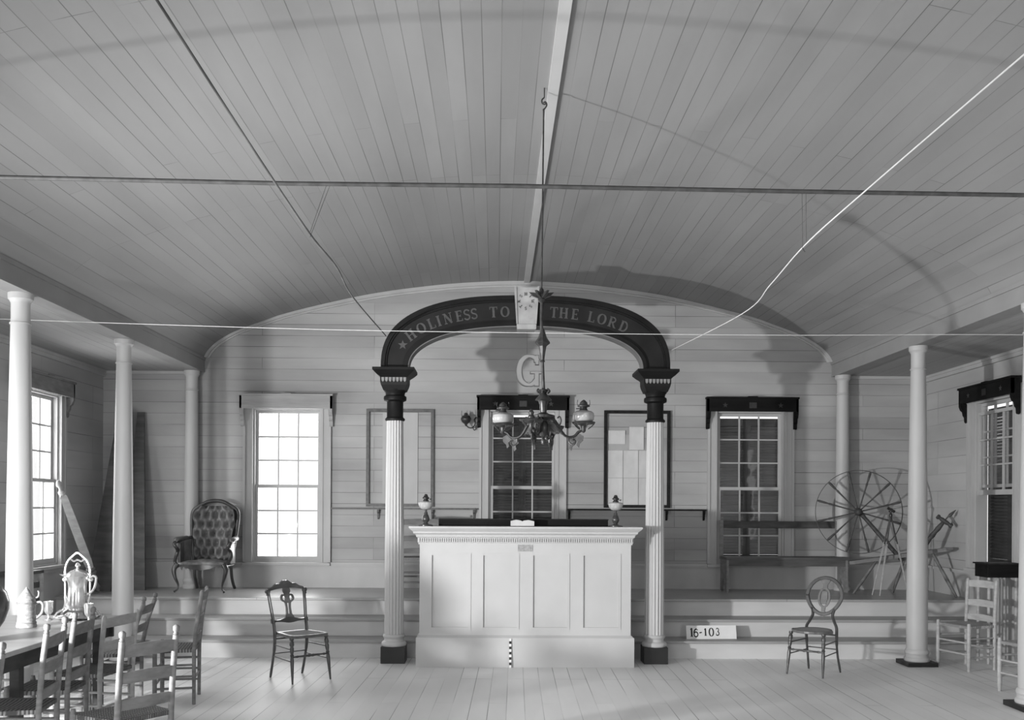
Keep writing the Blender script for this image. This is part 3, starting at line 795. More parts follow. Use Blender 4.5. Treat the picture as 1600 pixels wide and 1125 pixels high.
# ------------------------------------------------------------------ chandelier
CHX, CHY = .305, 6.32
ch = thing('chandelier', 'dark bronze oil chandelier hanging from a long rod before the arch', 'chandelier', (CHX, CHY, 1.975))
bm = BM(); tube(bm, [(0, 0, 2.36), (0, 0, 2.34), (.0, 0, 2.285)], .004, 8); tube(bm, spline([(.0, 0, 2.285), (-.016, 0, 2.268), (-.012, 0, 2.245), (.004, 0, 2.240), (.014, 0, 2.252)], 5), .005, 8); obj('ceiling_hook', bm, 'iron', ch, 40)
bm = BM(); tube(bm, spline([(-.010, 0, 2.20), (.006, 0, 2.215), (.016, 0, 2.235), (.008, 0, 2.255), (-.006, 0, 2.25)], 5), .005, 8)
tube(bm, [(-.004, 0, 2.21), (-.008, 0, 1.6), (-.012, 0, .99)], .0055, 8); obj('upper_rod', bm, 'iron', ch, 40)
bm = BM(); tube(bm, spline([(-.010, 0, .98), (-.012, 0, .8), (-.002, 0, .5), (.008, 0, .30)], 6), .011, 10); obj('lower_rod', bm, 'iron', ch, 40)
bm = BM()
lathe(bm, [(.0, .93), (.016, .935), (.026, .95), (.02, .965), (.03, .985), (.022, .99), (.014, 1.02), (.006, 1.03)], (-.012, 0, 0), 12)
for k in range(6):
    a = k*PI/3; c, s_ = math.cos(a), math.sin(a)
    prism(bm, [(.012, .955), (.03, .965), (.058, .975), (.082, 1.0), (.055, .998), (.035, .995), (.014, .99)], lambda u, v, d: Vector((-.012+u*c-d*s_, u*s_+d*c, v)), -.008, .008)
obj('leaf_collar', bm, 'iron', ch, 40)
bm = BM(); lathe(bm, [(.012, .54), (.018, .545), (.013, .555), (.018, .60), (.026, .645), (.050, .665), (.048, .675), (.030, .70), (.018, .735), (.012, .76)], (-.004, 0, 0), 8); obj('vase_knop', bm, 'iron', ch)
bm = BM(); lathe(bm, [(.008, .0), (.016, .02), (.008, .045), (.022, .06), (.034, .09), (.036, .13), (.025, .15), (.05, .165), (.075, .175), (.075, .19), (.04, .20), (.022, .21), (.025, .26), (.034, .285), (.055, .29), (.05, .30), (.030, .32), (.020, .335), (.034, .345), (.030, .36), (.012, .365)], (.004, 0, 0), 14)
for k in range(6):
    a = k*PI/3+.3; tube(bm, spline([(.004+.03*math.cos(a), .03*math.sin(a), .335), (.004+.045*math.cos(a), .045*math.sin(a), .35), (.004+.035*math.cos(a), .035*math.sin(a), .365)], 4), .005, 6)
obj('central_body', bm, 'iron', ch, 40)
R_ = .275
for i, ang in enumerate((-18, 72, 162, 252)):
    a = math.radians(ang); c, s_ = math.cos(a), math.sin(a)
    P3 = lambda r, z, q=0: (r*c-q*s_, r*s_+q*c, z)
    bm = BM()
    for q in (-.012, .012):
        tube(bm, spline([P3(.03, .16, q), P3(.07, .165, q), P3(.105, .12, q), P3(.14, .065, q), P3(.175, .045, q), P3(.215, .05, q), P3(.24, .075, q), P3(.26, .085, q)], 5), .0075, 7)
    tube(bm, spline([P3(.04, .12), P3(.07, .09), P3(.10, .07), P3(.12, .085), P3(.11, .11), P3(.09, .11)], 5), .006, 7)
    tube(bm, spline([P3(.175, .045), P3(.18, .01), P3(.205, -.005), P3(.22, .015), P3(.205, .03)], 5), .008, 7)
    for dr_, dz_ in ((0, 0), (.05, .02)):
        prism(bm, [(.175+dr_, .04+dz_), (.20+dr_, .045+dz_), (.225+dr_, .03+dz_), (.222+dr_, .0+dz_), (.20+dr_, -.02+dz_), (.195+dr_, -.045+dz_), (.18+dr_, -.03+dz_), (.185+dr_, -.005+dz_), (.165+dr_, .01+dz_)], lambda u, v, d: Vector(P3(u, v, d)), -.004, .004)
    prism(bm, [(.04, .15), (.10, .125), (.15, .07), (.13, .06), (.10, .08), (.085, .06), (.06, .08), (.05, .05), (.035, .09)], lambda u, v, d: Vector(P3(u, v, d)), -.005, .005)
    tube(bm, spline([P3(.11, .11), P3(.125, .15), P3(.115, .18), P3(.10, .17)], 5), .005, 6)
    arm = obj('arm', bm, 'iron', ch, 40)
    full = i in (0, 2)
    bm = BM(); o3 = P3(R_, 0)
    lathe(bm, [(.004, .07), (.014, .08), (.016, .10), (.02, .115), (.032, .122), (.07, .128), (.078, .138), (.074, .142), (.05, .136), (.03, .132)], (o3[0], o3[1], 0 if full else .0), 18)
    for k in range(5):
        b = k*2*PI/5; tube(bm, spline([(o3[0]+.03*math.cos(b), o3[1]+.03*math.sin(b), .095), (o3[0]+.05*math.cos(b), o3[1]+.05*math.sin(b), .11), (o3[0]+.07*math.cos(b), o3[1]+.07*math.sin(b), .13)], 4), .004, 6)
    obj('lamp_holder', bm, 'iron', arm, 40)
    if full:
        bm = BM(); lathe(bm, [(.03, .135), (.055, .142), (.067, .155), (.070, .18), (.067, .198), (.052, .21), (.03, .216)], (o3[0], o3[1], 0), 26); obj('opal_font', bm, 'opal', arm, 40)
        bm = BM(); lathe(bm, [(.03, .215), (.024, .225), (.022, .235), (.04, .24), (.042, .246), (.026, .256), (.024, .268), (.012, .28), (.004, .285)], (o3[0], o3[1], 0), 16)
        for sx in (-1, 1): tube(bm, [(o3[0]+sx*.036, o3[1], .245), (o3[0]+sx*.042, o3[1], .262), (o3[0]+sx*.038, o3[1], .285)], .002, 5)
        tube(bm, [(o3[0], o3[1], .23), (o3[0]-.05, o3[1]-.02, .225)], .003, 5)
        obj('burner', bm, 'iron', arm, 40)
    else:
        bm = BM(); lathe(bm, [(.022, .14), (.024, .155), (.014, .17), (.018, .185), (.006, .205)], (o3[0], o3[1], 0), 12); obj('finial', bm, 'iron', arm, 40)

# ------------------------------------------------------------------ rod, wires, cords
rod = tag(obj('tie_rod', (lambda b: (tube(b, [(-4.795, 4.66, 3.155), (-3.4, 4.66, 3.147), (-2.4, 4.66, 3.138), (-1, 4.66, 3.122), (.07, 4.66, 3.122), (1.4, 4.66, 3.11), (2.58, 4.66, 3.103), (4, 4.66, 3.09), (5.265, 4.66, 3.085)], .0105, 10), b)[1])(BM()), 'wire', smooth=40),
          'long dark horizontal iron rod crossing the whole hall under the vault', 'rod')
bm = BM(); tube(bm, spline([(-1.30, 2.7, 3.50), (-1.203, 3.4, 3.344), (-1.166, 3.6, 3.283), (-1.053, 4.2, 3.098), (-.908, 4.66, 2.881), (-1.0, 6.0, 3.05), (-1.12, 7.5, 3.185), (-1.10, 9.53, 3.246)], 8), .0055, 7)
tag(obj('hanging_wire', bm, 'wiregrey', smooth=40), 'kinked dark wire running from the upper left down to the arch', 'wire')
bm = BM(); tube(bm, spline([(1.80, 2.5, 3.12), (1.713, 3.1, 3.048), (1.613, 4.2, 2.958), (1.501, 4.66, 2.848), (1.66, 5.8, 2.92), (1.797, 7, 2.984), (1.742, 9.53, 3.126)], 8), .0034, 7)
tag(obj('hanging_wire', bm, 'cordwhite', smooth=40), 'white wire running from the upper right down to the right of the arch', 'wire')
bm = BM()
tube(bm, [(-.806, 4.66, 3.13), (-.908, 4.668, 2.865)], .0013, 5); tube(bm, [(-.822, 4.655, 3.13), (-.905, 4.66, 2.89)], .0013, 5)
tag(obj('string_loop', bm, 'wire'), 'thin slanting string loop tying the dark left wire to the iron rod', 'string')
bm = BM()
tube(bm, [(1.485, 4.66, 3.11), (1.492, 4.668, 2.835)], .0013, 5); tube(bm, [(1.502, 4.655, 3.11), (1.508, 4.66, 2.85)], .0013, 5); tube(bm, [(1.492, 4.668, 2.835), (1.50, 4.66, 2.815)], .003, 5)
tag(obj('string_loop', bm, 'wire'), 'thin straight string loop tying the white right wire to the iron rod', 'string')
bm = BM(); tube(bm, spline([(-4.79, 8.2, 3.15), (-4.2, 8.2, 3.128), (-2.6, 8.2, 3.085), (-1.10, 8.2, 3.056), (.9, 8.2, 3.045), (2.6, 8.2, 3.045), (4.0, 8.2, 3.062), (5.26, 8.2, 3.065)], 8), .0028, 6)
tag(obj('thin_cord', bm, 'cordwhite', smooth=40), 'thin pale cord stretched level across the hall in front of the arch', 'cord')

# ------------------------------------------------------------------ ladder-back chairs
def chair_mesh_parts(w_=.40, d=.34, h=.90, slats=3, recline=.05, finial=True, mat='ladder', seatmat='rush', sh=.43, r=.0165, wf=.46):
    """seat looks to +y, origin on the floor midway between the back posts"""
    P = []
    def post(x): return [(x, .0, 0), (x, .0, sh), (x*1.0, -recline*.45, sh+(h-sh)*.5), (x*1.0, -recline, h-.05)]
    for s_ in (-1, 1):
        x = s_*w_/2; bm = BM()
        pts = post(x); tube(bm, [Vector(pts[0])]+spline(pts[1:], 4), [r*.8]+[r]*9, 12)
        top = Vector(pts[-1])
        if finial: lathe(bm, [(r*.95, -.012), (r*.6, -.006), (r*.6, 0), (r*1.0, .006), (r*.7, .012), (r*.7, .018), (r*1.05, .024), (r*1.1, .045), (r*.8, .052), (r*.3, .056)], top, 12, (0, -.06, 1))
        else: lathe(bm, [(r, -.01), (r*.95, .03), (r*.6, .042), (r*.2, .046)], top, 12, (0, -.06, 1))
        P.append(('leg', bm, mat))
        bm = BM(); xf = s_*wf/2
        tube(bm, [(xf, d, 0), (xf, d, .05), (xf, d, sh+.0), (xf, d, sh+.03)], [r*.8, r*1.05, r*1.05, r*.75], 12); P.append(('leg', bm, mat))
    def back_y(z): 
        u = (z-sh)/(h-.05-sh); return -recline*(u**1.2) if u > 0 else 0
    for k in range(slats):
        zt = h-.075-k*(.145 if slats == 3 else .118); hh = .062-.004*k
        if not finial and k == 0: zt = h-.03
        bm = BM(); outer = []; inner = []; nn = 8
        f = lambda a, b, dd: Vector((a, back_y(b)-.018*math.cos(a/w_*PI)+dd, b))
        for i in range(nn+1):
            a = -w_/2+w_*i/nn; arch_ = .010*math.cos(a/w_*PI)
            outer.append((a, zt+arch_)); inner.append((a, zt-hh))
        strip(bm, outer, inner, f, -.004, .004); P.append(('slat', bm, mat))
    for z in (.13, .22, .31):
        for s_ in (-1, 1): bm = BM(); tube(bm, [(s_*w_/2, 0, z), (s_*wf/2, d, z)], .009, 8); P.append(('side_rung', bm, mat))
    for z in (.16, .27): bm = BM(); tube(bm, [(-wf/2, d, z), (wf/2, d, z)], .010, 8); P.append(('front_rung', bm, mat))
    bm = BM(); tube(bm, [(-w_/2, 0, .2), (w_/2, 0, .2)], .009, 8); P.append(('back_rung', bm, mat))
    # woven seat: four rails wrapped in rush, dished
    bm = BM(); n_ = 8; top = []; bot = []
    for j in range(n_+1):
        v = j/n_; hw = (w_+(wf-w_)*v)/2+.006
        rt, rb = [], []
        for i in range(n_+1):
            u = i/n_*2-1
            edge = max(abs(u), abs(v*2-1)); dish = -.014*(1-edge**3)
            z = sh+.014+dish-(.012 if edge > .99 else 0)
            rt.append(bm.verts.new((u*hw, v*d*1.03-.004, z))); rb.append(bm.verts.new((u*hw, v*d*1.03-.004, sh-.022+(.012 if edge < .8 else 0))))
        top.append(rt); bot.append(rb)
    for j in range(n_):
        for i in range(n_):
            bm.faces.new((top[j][i], top[j][i+1], top[j+1][i+1], top[j+1][i])); bm.faces.new((bot[j][i], bot[j+1][i], bot[j+1][i+1], bot[j][i+1]))
    for a in range(n_):
        bm.faces.new((top[0][a], bot[0][a], bot[0][a+1], top[0][a+1])); bm.faces.new((top[n_][a], top[n_][a+1], bot[n_][a+1], bot[n_][a]))
        bm.faces.new((top[a][0], top[a+1][0], bot[a+1][0], bot[a][0])); bm.faces.new((top[a][n_], bot[a][n_], bot[a+1][n_], top[a+1][n_]))
    P.append(('woven_seat', bm, seatmat))
    return P
def make_chair(label, L=None, R=None, pos=None, ang=None, group=None, z=0, **kw):
    t = thing('ladder_back_chair', label, 'chair', (pos[0], pos[1], z), ang, group)
    for nm, bm, m in chair_mesh_parts(**kw): obj(nm, bm, m, t, 50)
    return t
def fang(fx, fy): return math.atan2(-fx, fy)
GC = 'ladder-back chairs round the long table'
cA = make_chair('ladder-back chair nearest the camera, its back with three broad slats turned to us', pos=(-1.885, 5.20), ang=fang(-.83, .56), group=GC, w_=.335, wf=.40, recline=.04)
dup(cA, (-2.54, 5.50, 0), fang(-.989, -.147), 'ladder-back chair at the table side, just left of the chair nearest the camera', GC)
dup(cA, (-2.62, 6.06, 0), fang(-.98, -.08), 'ladder-back chair at the table side, behind the left foreground chair and overlapped by it', GC)
cD = make_chair('ladder-back chair with plain posts and flush top slat, in front of the silver pitcher', pos=(-2.60, 6.64), ang=fang(-.98, .17), group=GC, w_=.40, wf=.42, h=.83, slats=2, finial=False, mat='ladderpale', recline=.03)
cE = make_chair('ladder-back chair seen nearly edge-on past the far end of the table', pos=(-2.79, 7.50), ang=fang(-.985, -.10), group=GC, w_=.34, wf=.42, h=.86, recline=.10, finial=True)
cF = make_chair('ladder-back chair rightmost of the table group, seen from the side facing left', pos=(-2.40, 7.76), ang=fang(-.98, -.2), group=GC, w_=.40, wf=.42, d=.29, h=.90, recline=.055, finial=False)
dup(cA, (-2.39, 4.46, 0), fang(-1, -.05), 'ladder-back chair cut by the left edge of the photo, nearest the big brown jug', GC)
dup(cA, (-3.78, 6.70, 0), fang(1, 0), 'ladder-back chair on the far left side of the table, glimpsed beneath the table top', GC)
cJ = make_chair('pale ladder-back chair with rush seat by the dark stand at the right wall', pos=(4.785, 9.40), ang=fang(-.955, -.30), group='pale chairs at the right', w_=.36, wf=.40, d=.33, h=.875, mat='ladderpale', seatmat='rushpale', recline=.02, finial=False, r=.018)
dup(cJ, (4.70, 8.06, 0), fang(-.95, -.25), 'pale ladder-back chair with rush seat cut by the right edge of the photo', 'pale chairs at the right')
cB = make_chair('ladder-back chair on the platform, half hidden between left fluted column and desk', pos=(-.86, 11.0), ang=PI+.05, z=HP, w_=.42, wf=.46, h=.88, recline=.06, finial=False, mat='midwood')

# ------------------------------------------------------------------ table and what stands on it
tb = thing('long_table', 'long worn plank table at the lower left with chairs around it', 'table', (-3.10, 5.75, 0), math.radians(1.0))
bm = BM(); box(bm, -.42, .42, -1.35, 1.35, .722, .75); obj('tabletop', bm, 'tabletop', tb, bevel=.004)
bm = BM()
box(bm, -.36, .36, -1.27, -1.245, .61, .722); box(bm, -.36, .36, 1.22, 1.245, .61, .722); box(bm, -.36, -.335, -1.245, 1.22, .61, .722); box(bm, .31, .335, -1.245, 1.22, .61, .722)
obj('apron', bm, 'darkwood', tb)
for y in (-1.2, -.05, 1.16):
    for x in (-.30, .28): bm = BM(); box(bm, x-.03, x+.03, y-.03, y+.03, 0, .722); obj('leg', bm, 'darkwood', tb, bevel=.004)
ZT = .751
t = thing('beer_stein', 'pale relief-carved stoneware stein with conical lid on the table', 'stein', (-3.10, 6.40, ZT), .2)
bm = BM(); lathe(bm, [(.062, 0), (.064, .012), (.059, .022), (.061, .032), (.056, .04), (.054, .10), (.052, .155), (.056, .162), (.053, .17), (.053, .18)], (0, 0, 0), 28); obj('stein_body', bm, 'stone', t, 40)
bm = BM()
for z in (.03, .16): lathe(bm, [(.058, z-.005), (.062, z-.003), (.062, z+.003), (.058, z+.005)], (0, 0, 0), 28)
obj('relief_band', bm, 'stoneband', t, 40)
bm = BM(); lathe(bm, [(.054, .18), (.056, .186), (.05, .195), (.036, .215), (.02, .24), (.008, .255), (.003, .265)], (0, 0, 0), 26); obj('conical_lid', bm, 'stone', t, 40)
bm = BM(); tube(bm, spline([(.052, 0, .155), (.085, 0, .165), (.10, 0, .14), (.092, 0, .09), (.055, 0, .055)], 6), .009, 9); tube(bm, spline([(.05, 0, .19), (.07, 0, .20), (.075, 0, .225), (.07, 0, .24)], 5), .006, 8); obj('handle', bm, 'stone', t, 40)

t = thing('tilting_pitcher', 'ornate silver tilting water pitcher in a stand with arched handle on the table', 'pitcher', (-2.965, 6.86, ZT+.004), 0)
bm = BM(); lathe(bm, [(.09, .0), (.115, .006), (.12, .014), (.10, .022), (.07, .03), (.055, .045)], (0, 0, 0), 28, sx=1.15)
for sx in (-1, 1):
    for sy in (-.6, .6): tube(bm, spline([(sx*.10, sy*.09, .004), (sx*.135, sy*.09, .012), (sx*.12, sy*.08, .045), (sx*.085, sy*.05, .07), (sx*.08, sy*.02, .11), (sx*.087, 0, .16)], 5), .008, 8)
obj('stand_base', bm, 'silver', t, 40)
bm = BM()
for sx in (-1, 1): tube(bm, [(sx*.087, 0, .14), (sx*.088, 0, .30)], .007, 9)
tube(bm, spline([(-.088, 0, .30), (-.085, 0, .36), (-.065, 0, .41), (-.03, 0, .445), (0, 0, .465), (.03, 0, .445), (.065, 0, .41), (.085, 0, .36), (.088, 0, .30)], 5), .008, 9)
tube(bm, spline([(-.05, 0, .42), (-.025, 0, .405), (0, 0, .415), (.025, 0, .405), (.05, 0, .42)], 5), .007, 8)
for sx in (-1, 1): lathe(bm, [(.0, -.02), (.016, -.01), (.018, 0), (.012, .012), (.0, .02)], (sx*.09, 0, .275), 10)
obj('arched_handle', bm, 'silver', t, 40)
bm = BM(); lathe(bm, [(.055, .06), (.066, .075), (.068, .10), (.064, .16), (.060, .22), (.064, .255), (.074, .285), (.082, .30), (.080, .304), (.05, .304)], (0, 0, 0), 30)
tube(bm, [(-.05, 0, .29), (-.09, 0, .302), (-.125, 0, .312)], [.028, .018, .006], 10, flat=(1, .55))
b_ = obj('pitcher_body', bm, 'silver', t, 40)
bm = BM(); lathe(bm, [(.078, .304), (.072, .316), (.05, .335), (.022, .345), (.01, .352), (.010, .36), (.018, .372), (.014, .385), (.004, .397)], (0, 0, 0), 26); obj('domed_lid', bm, 'silver', b_, 40)
bm = BM(); tube(bm, spline([(.072, 0, .275), (.11, 0, .30), (.13, 0, .285), (.12, 0, .22), (.095, 0, .185), (.068, 0, .17)], 6), .009, 9); obj('handle', bm, 'silver', b_, 40)
def goblet(x, y, label):
    t = thing('silver_goblet', label, 'goblet', (x, y, ZT))
    bm = BM(); lathe(bm, [(.028, 0), (.028, .004), (.01, .012), (.008, .03), (.02, .045), (.028, .06), (.030, .10), (.033, .13), (.030, .13), (.026, .07), (.005, .05)], (0, 0, 0), 20); obj('goblet_cup', bm, 'silver', t, 40)
goblet(-3.14, 6.80, 'small silver goblet standing left of the tilting pitcher')
goblet(-2.80, 6.66, 'small silver goblet standing right of the tilting pitcher, near the plain-topped chair')
t = thing('glazed_jug', 'big dark brown glazed jug on the table, cut by the left edge of the photo', 'jug', (-3.06, 5.70, ZT))
bm = BM(); lathe(bm, [(.07, 0), (.085, .01), (.11, .05), (.155, .12), (.178, .19), (.18, .235), (.165, .29), (.13, .335), (.085, .365), (.06, .385), (.055, .43), (.07, .445), (.068, .455), (.05, .455)], (0, 0, 0), 36); obj('jug_body', bm, 'jug', t, 40)
bm = BM(); tube(bm, spline([(-.05, 0, .42), (-.12, 0, .43), (-.17, 0, .36), (-.165, 0, .29)], 6), .014, 9); obj('handle', bm, 'jug', t, 40)

# ------------------------------------------------------------------ parlour side chairs
def quad_at(pts):  # FL, FR, BL, BR foot points -> position and heading from their mean
    return pts
def side_chair_base(t, w_, wf, d, mat='mahog', seat_shape='square'):
    """front +y; origin on the floor between the back legs. seat, turned front legs, splayed back legs, rungs"""
    sh = .44
    for s_ in (-1, 1):
        bm = BM(); x = s_*wf/2
        a, b = Vector((x*.94, d-.03, sh-.02)), Vector((x*1.04, d+.02, 0))
        turned(bm, a, b, [(0, .018), (.04, .021), (.07, .013), (.10, .019), (.16, .021), (.20, .013), (.23, .019), (.30, .017), (.36, .012), (.38, .018), (.42, .013), (.5, .017), (.72, .013), (1, .008)], 14)
        obj('front_leg', bm, mat, t, 50)
    # side rungs, the turned front rung
    for z in (.20, .31):
        for s_ in (-1, 1): bm = BM(); tube(bm, [(s_*wf/2*.99, d-.01, z), (s_*w_/2, -.01, z+.01)], .006, 8); obj('side_rung', bm, mat, t, 50)
    bm = BM(); turned(bm, (-wf/2, d, .245), (wf/2, d, .245), [(0, .006), (.1, .009), (.14, .012), (.18, .008), (.4, .011), (.45, .015), (.5, .010), (.55, .015), (.6, .011), (.82, .008), (.86, .012), (.9, .009), (1, .006)], 12)
    obj('front_rung', bm, mat, t, 50)
    bm = BM(); tube(bm, [(-w_/2, -.01, .235), (w_/2, -.01, .235)], .006, 8); obj('back_rung', bm, mat, t, 50)
    bm = BM(); tube(bm, [(-w_/2, .0, .375), (w_/2, .0, .375)], .009, 8); obj('back_rung', bm, mat, t, 50)
    # seat frame and caned seat
    if seat_shape == 'square':
        out = [(-.18, 0), (-.19, .05), (-.225, .26), (-.225, .34), (-.20, .375), (-.12, .39), (0, .395), (.12, .39), (.20, .375), (.225, .34), (.225, .26), (.19, .05), (.18, 0)]
        kx_, ky = wf/.44, d/.36
    else:
        out = [(.215*math.cos(a)*(1.04 if math.sin(a) > 0 else .9), .195+.20*math.sin(a)) for a in [PI*1.5-2*PI*k/28 for k in range(28)]]
        kx_, ky = wf/.385, d/.36
    out = [(x*kx_, y*ky) for x, y in out]; cy = sum(y for x, y in out)/len(out)
    inn = [(x*.84, cy+(y-cy)*.84) for x, y in out]
    f = lambda a, b, dd: Vector((a, b, dd))
    bm = BM(); strip(bm, out+[out[0]], inn+[inn[0]], f, sh-.028, sh); fr = obj('seat_frame', bm, 'mahoglight', t, bevel=.006)
    bm = BM(); prism(bm, [(x*1.01, cy+(y-cy)*1.01) for x, y in inn], f, sh-.012, sh-.004); obj('caned_seat', bm, 'cane', t)

# left: carved rail-back chair.  feet measured: FL(-1.793,8.449) FR(-1.494,8.611) BL(-2.002,8.717) BR(-1.723,8.863)
t = thing('parlour_chair', 'dark carved side chair with an open vase splat left of the desk', 'chair', (-1.868, 8.80, 0), fang(.235, -.26)); t.scale = (1, 1, .955)
side_chair_base(t, .33, .37, .345)
def lean(z): return -.10*max(0, (z-.42)/.45)**1.15
for s_ in (-1, 1):
    bm = BM(); x0 = s_*.165
    pts = spline([(x0*.99, -.075, 0), (x0, -.03, .16), (x0, 0, .30), (x0, 0, .44), (x0*1.02, lean(.56), .56), (x0*1.08, lean(.70), .70), (x0*1.12, lean(.82), .82)], 5)
    tube(bm, pts, [.010]+[.013]*8+[.016]*(len(pts)-9), 8, flat=(1.15, .8)); obj('back_leg', bm, 'mahog', t, 50)
fb = lambda a, b, dd: Vector((a, lean(b)+dd, b))
bm = BM()   # carved crest rail
n_ = 30; outer = []; inner = []
for i in range(n_+1):
    u = i/n_*2-1; x = u*.200
    zt = .845+.045*math.cos(u*PI/2)+.022*math.exp(-(u/.28)**2)-.03*abs(u)**6+.005*math.sin(abs(u)*16)
    zb = .815+.028*math.cos(u*PI/2)-(.038 if abs(u) > .9 else 0)
    outer.append((x, zt)); inner.append((x, zb))
strip(bm, outer, inner, fb, -.014, .014)
for sx in (-1, 1): lathe(bm, [(.004, -.016), (.022, -.012), (.022, .012), (.004, .016)], fb(sx*.19, .815, 0), 12, (0, 1, 0)); 
for sx in (-.06, 0, .06): lathe(bm, [(.004, 0), (.022, .0), (.02, .008), (.004, .014)], fb(sx, .885-abs(sx)*.3, -.014), 12, (0, 1, 0))
obj('crest_rail', bm, 'mahog', t, 50)
bm = BM()   # lower cross rail
outer = []; inner = []
for i in range(21):
    u = i/20*2-1; outer.append((u*.185, .562+.012*math.cos(u*PI*1.5)-.004)); inner.append((u*.185, .53-.016*math.exp(-(u/.4)**2)+(0 if abs(u) < .85 else -.012)))
strip(bm, outer, inner, fb, -.012, .012)
obj('cross_rail', bm, 'mahog', t, 50)
bm = BM()   # pierced vase splat
for sx in (-1, 1):
    strip(bm, [(sx*.045, .555), (sx*.028, .60), (sx*.024, .66), (sx*.030, .70), (sx*.050, .722)], [(sx*.010, .555), (sx*.008, .60), (sx*.008, .66), (sx*.010, .70), (sx*.0, .705)], fb, -.008, .008)
    loop = arcpts(sx*.034, .748, .026, .030, 0, 360, 18)
    L, R = ribbon(loop, .017); strip(bm, L, R, fb, -.009, .009)
strip(bm, [(-.05, .548), (-.045, .575), (-.02, .60)], [(.05, .548), (.045, .575), (.02, .60)], fb, -.0085, .0085)
strip(bm, [(-.022, .70), (-.020, .75), (-.026, .785), (-.036, .81), (-.030, .85)], [(.022, .70), (.020, .75), (.026, .785), (.036, .81), (.030, .85)], fb, -.0095, .0095)
obj('vase_splat', bm, 'mahoglight', t, 50)

# right: balloon-back chair. feet FL(2.746,8.964) FR(3.03,8.785) BL(2.983,9.189) BR(3.244,9.056)
t = thing('parlour_chair', 'dark balloon-back side chair with oval pierced splat right of the desk', 'chair', (3.115, 9.122, 0), fang(-.235, -.25)); t.scale = (1, 1, .955)
side_chair_base(t, .30, .34, .335, seat_shape='round')
lean2 = lambda z: -.09*max(0, (z-.42)/.45)**1.1
fb2 = lambda a, b, dd: Vector((a, lean2(b)+dd, b))
for s_ in (-1, 1):
    bm = BM(); x0 = s_*.150
    pts = spline([(x0*1.06, -.07, 0), (x0, -.025, .17), (x0, 0, .32), (x0, 0, .44), (x0*.82, lean2(.50), .50), (x0*.66, lean2(.56), .56), (x0*.70, lean2(.605), .605), (x0*.76, lean2(.63), .63)], 5)
    tube(bm, pts, [.009]+[.012]*8+[.016]*(len(pts)-9), 8, flat=(1.1, .85)); obj('back_leg', bm, 'mahog', t, 50)
loop = arcpts(0, .752, .172, .180, 0, 360, 48)
loop = [(x*(1-.16*max(0, (.752-z)/.182)), z) for x, z in loop]
L, R = ribbon(loop, .034)
bm = BM(); strip(bm, L, R, fb2, -.012, .012); obj('balloon_frame', bm, 'mahog', t, 50, bevel=.005)
bm = BM(); L, R = ribbon(arcpts(0, .735, .052, .092, 0, 360, 30), .020); strip(bm, L, R, fb2, -.006, .006)
strip(bm, [(-.024, .82), (-.022, .86), (-.05, .905)], [(.024, .82), (.022, .86), (.05, .905)], fb2, -.0065, .0065)
strip(bm, [(-.05, .575), (-.018, .60), (-.02, .65)], [(.05, .575), (.018, .60), (.02, .65)], fb2, -.0065, .0065)
strip(bm, [(-.06, .585), (-.02, .555), (0, .545)], [(.06, .585), (.02, .555), (0.001, .545)], fb2, -.0095, .0095)
strip(bm, [(-.025, .80), (-.034, .735), (-.022, .67)], [(.025, .80), (.034, .735), (.022, .67)], fb2, -.0055, .0055)
obj('oval_splat', bm, 'mahoglight', t, 50)

# ------------------------------------------------------------------ tufted armchair on the platform
t = thing('tufted_armchair', 'old tufted leather armchair with torn seat and cabriole legs on the platform', 'armchair', (-3.365, 11.35, HP), math.radians(-5))
def hw_at(v): return .225+.06*math.sin(min(v, .92)*PI*.55)-(.06*((v-.8)/.2)**2 if v > .8 else 0)
nu, nv = 40, 48
bm = BM(); G = []
for j in range(nv+1):
    v = j/nv; row = []
    for i in range(nu+1):
        u = i/nu*2-1; hw = hw_at(v)-.03
        x = u*hw; z = .40+v*.60; y = .10+.10*v+.05*u*u*-1
        bul = .045*(1-abs(u)**3)*math.sin(min(1, v*1.1+.15)*PI*.9+.1)
        # diamond tufting
        p = v*6; q = (u+1)*2.5; tuf = 0
        for jj in range(0, 7):
            off = .5 if jj % 2 else 0
            dz = (p-jj)
            if abs(dz) > 1.0: continue
            for ii in range(0, 6):
                dq = q-(ii+off); rr = dq*dq*1.6+dz*dz
                tuf = max(tuf, math.exp(-rr*9))
        fold = abs(math.sin(PI*(q+p*.5)))*abs(math.sin(PI*(q-p*.5)))
        y2 = y-bul+.048*tuf-.018*fold
        row.append(bm.verts.new((x, y2, z)))
    G.append(row)
for j in range(nv):
    for i in range(nu): bm.faces.new((G[j][i], G[j][i+1], G[j+1][i+1], G[j+1][i]))
obj('tufted_back', bm, 'leather', t, 80)
bm = BM()
for j in (0,):
    rings = []
for k in range(13):
    v = k/12; hw = hw_at(v)-.02; y = .10+.10*v
    rings.append([(-hw, y+.0, .40+v*.6), (hw, y+.0, .40+v*.6), (hw, y+.06, .40+v*.6), (-hw, y+.06, .40+v*.6)])
loft(bm, rings); obj('back_shell', bm, 'darkwood', t)
bm = BM()   # wooden frame round the back
pts = [(-.235, .06, .36)]+[(-hw_at(v), .085+.10*v, .40+v*.60) for v in (0, .15, .3, .45, .6, .75, .86, .94)]+[(-.17, .185, 1.01), (-.09, .185, 1.045), (0, .185, 1.055), (.09, .185, 1.045), (.17, .185, 1.01)]+[(hw_at(v), .085+.10*v, .40+v*.60) for v in (.94, .86, .75, .6, .45, .3, .15, 0)]+[(.235, .06, .36)]
tube(bm, spline(pts, 3), .021, 10); obj('back_frame', bm, 'mahog', t, 50)
bm = BM(); n_ = 12; top = []
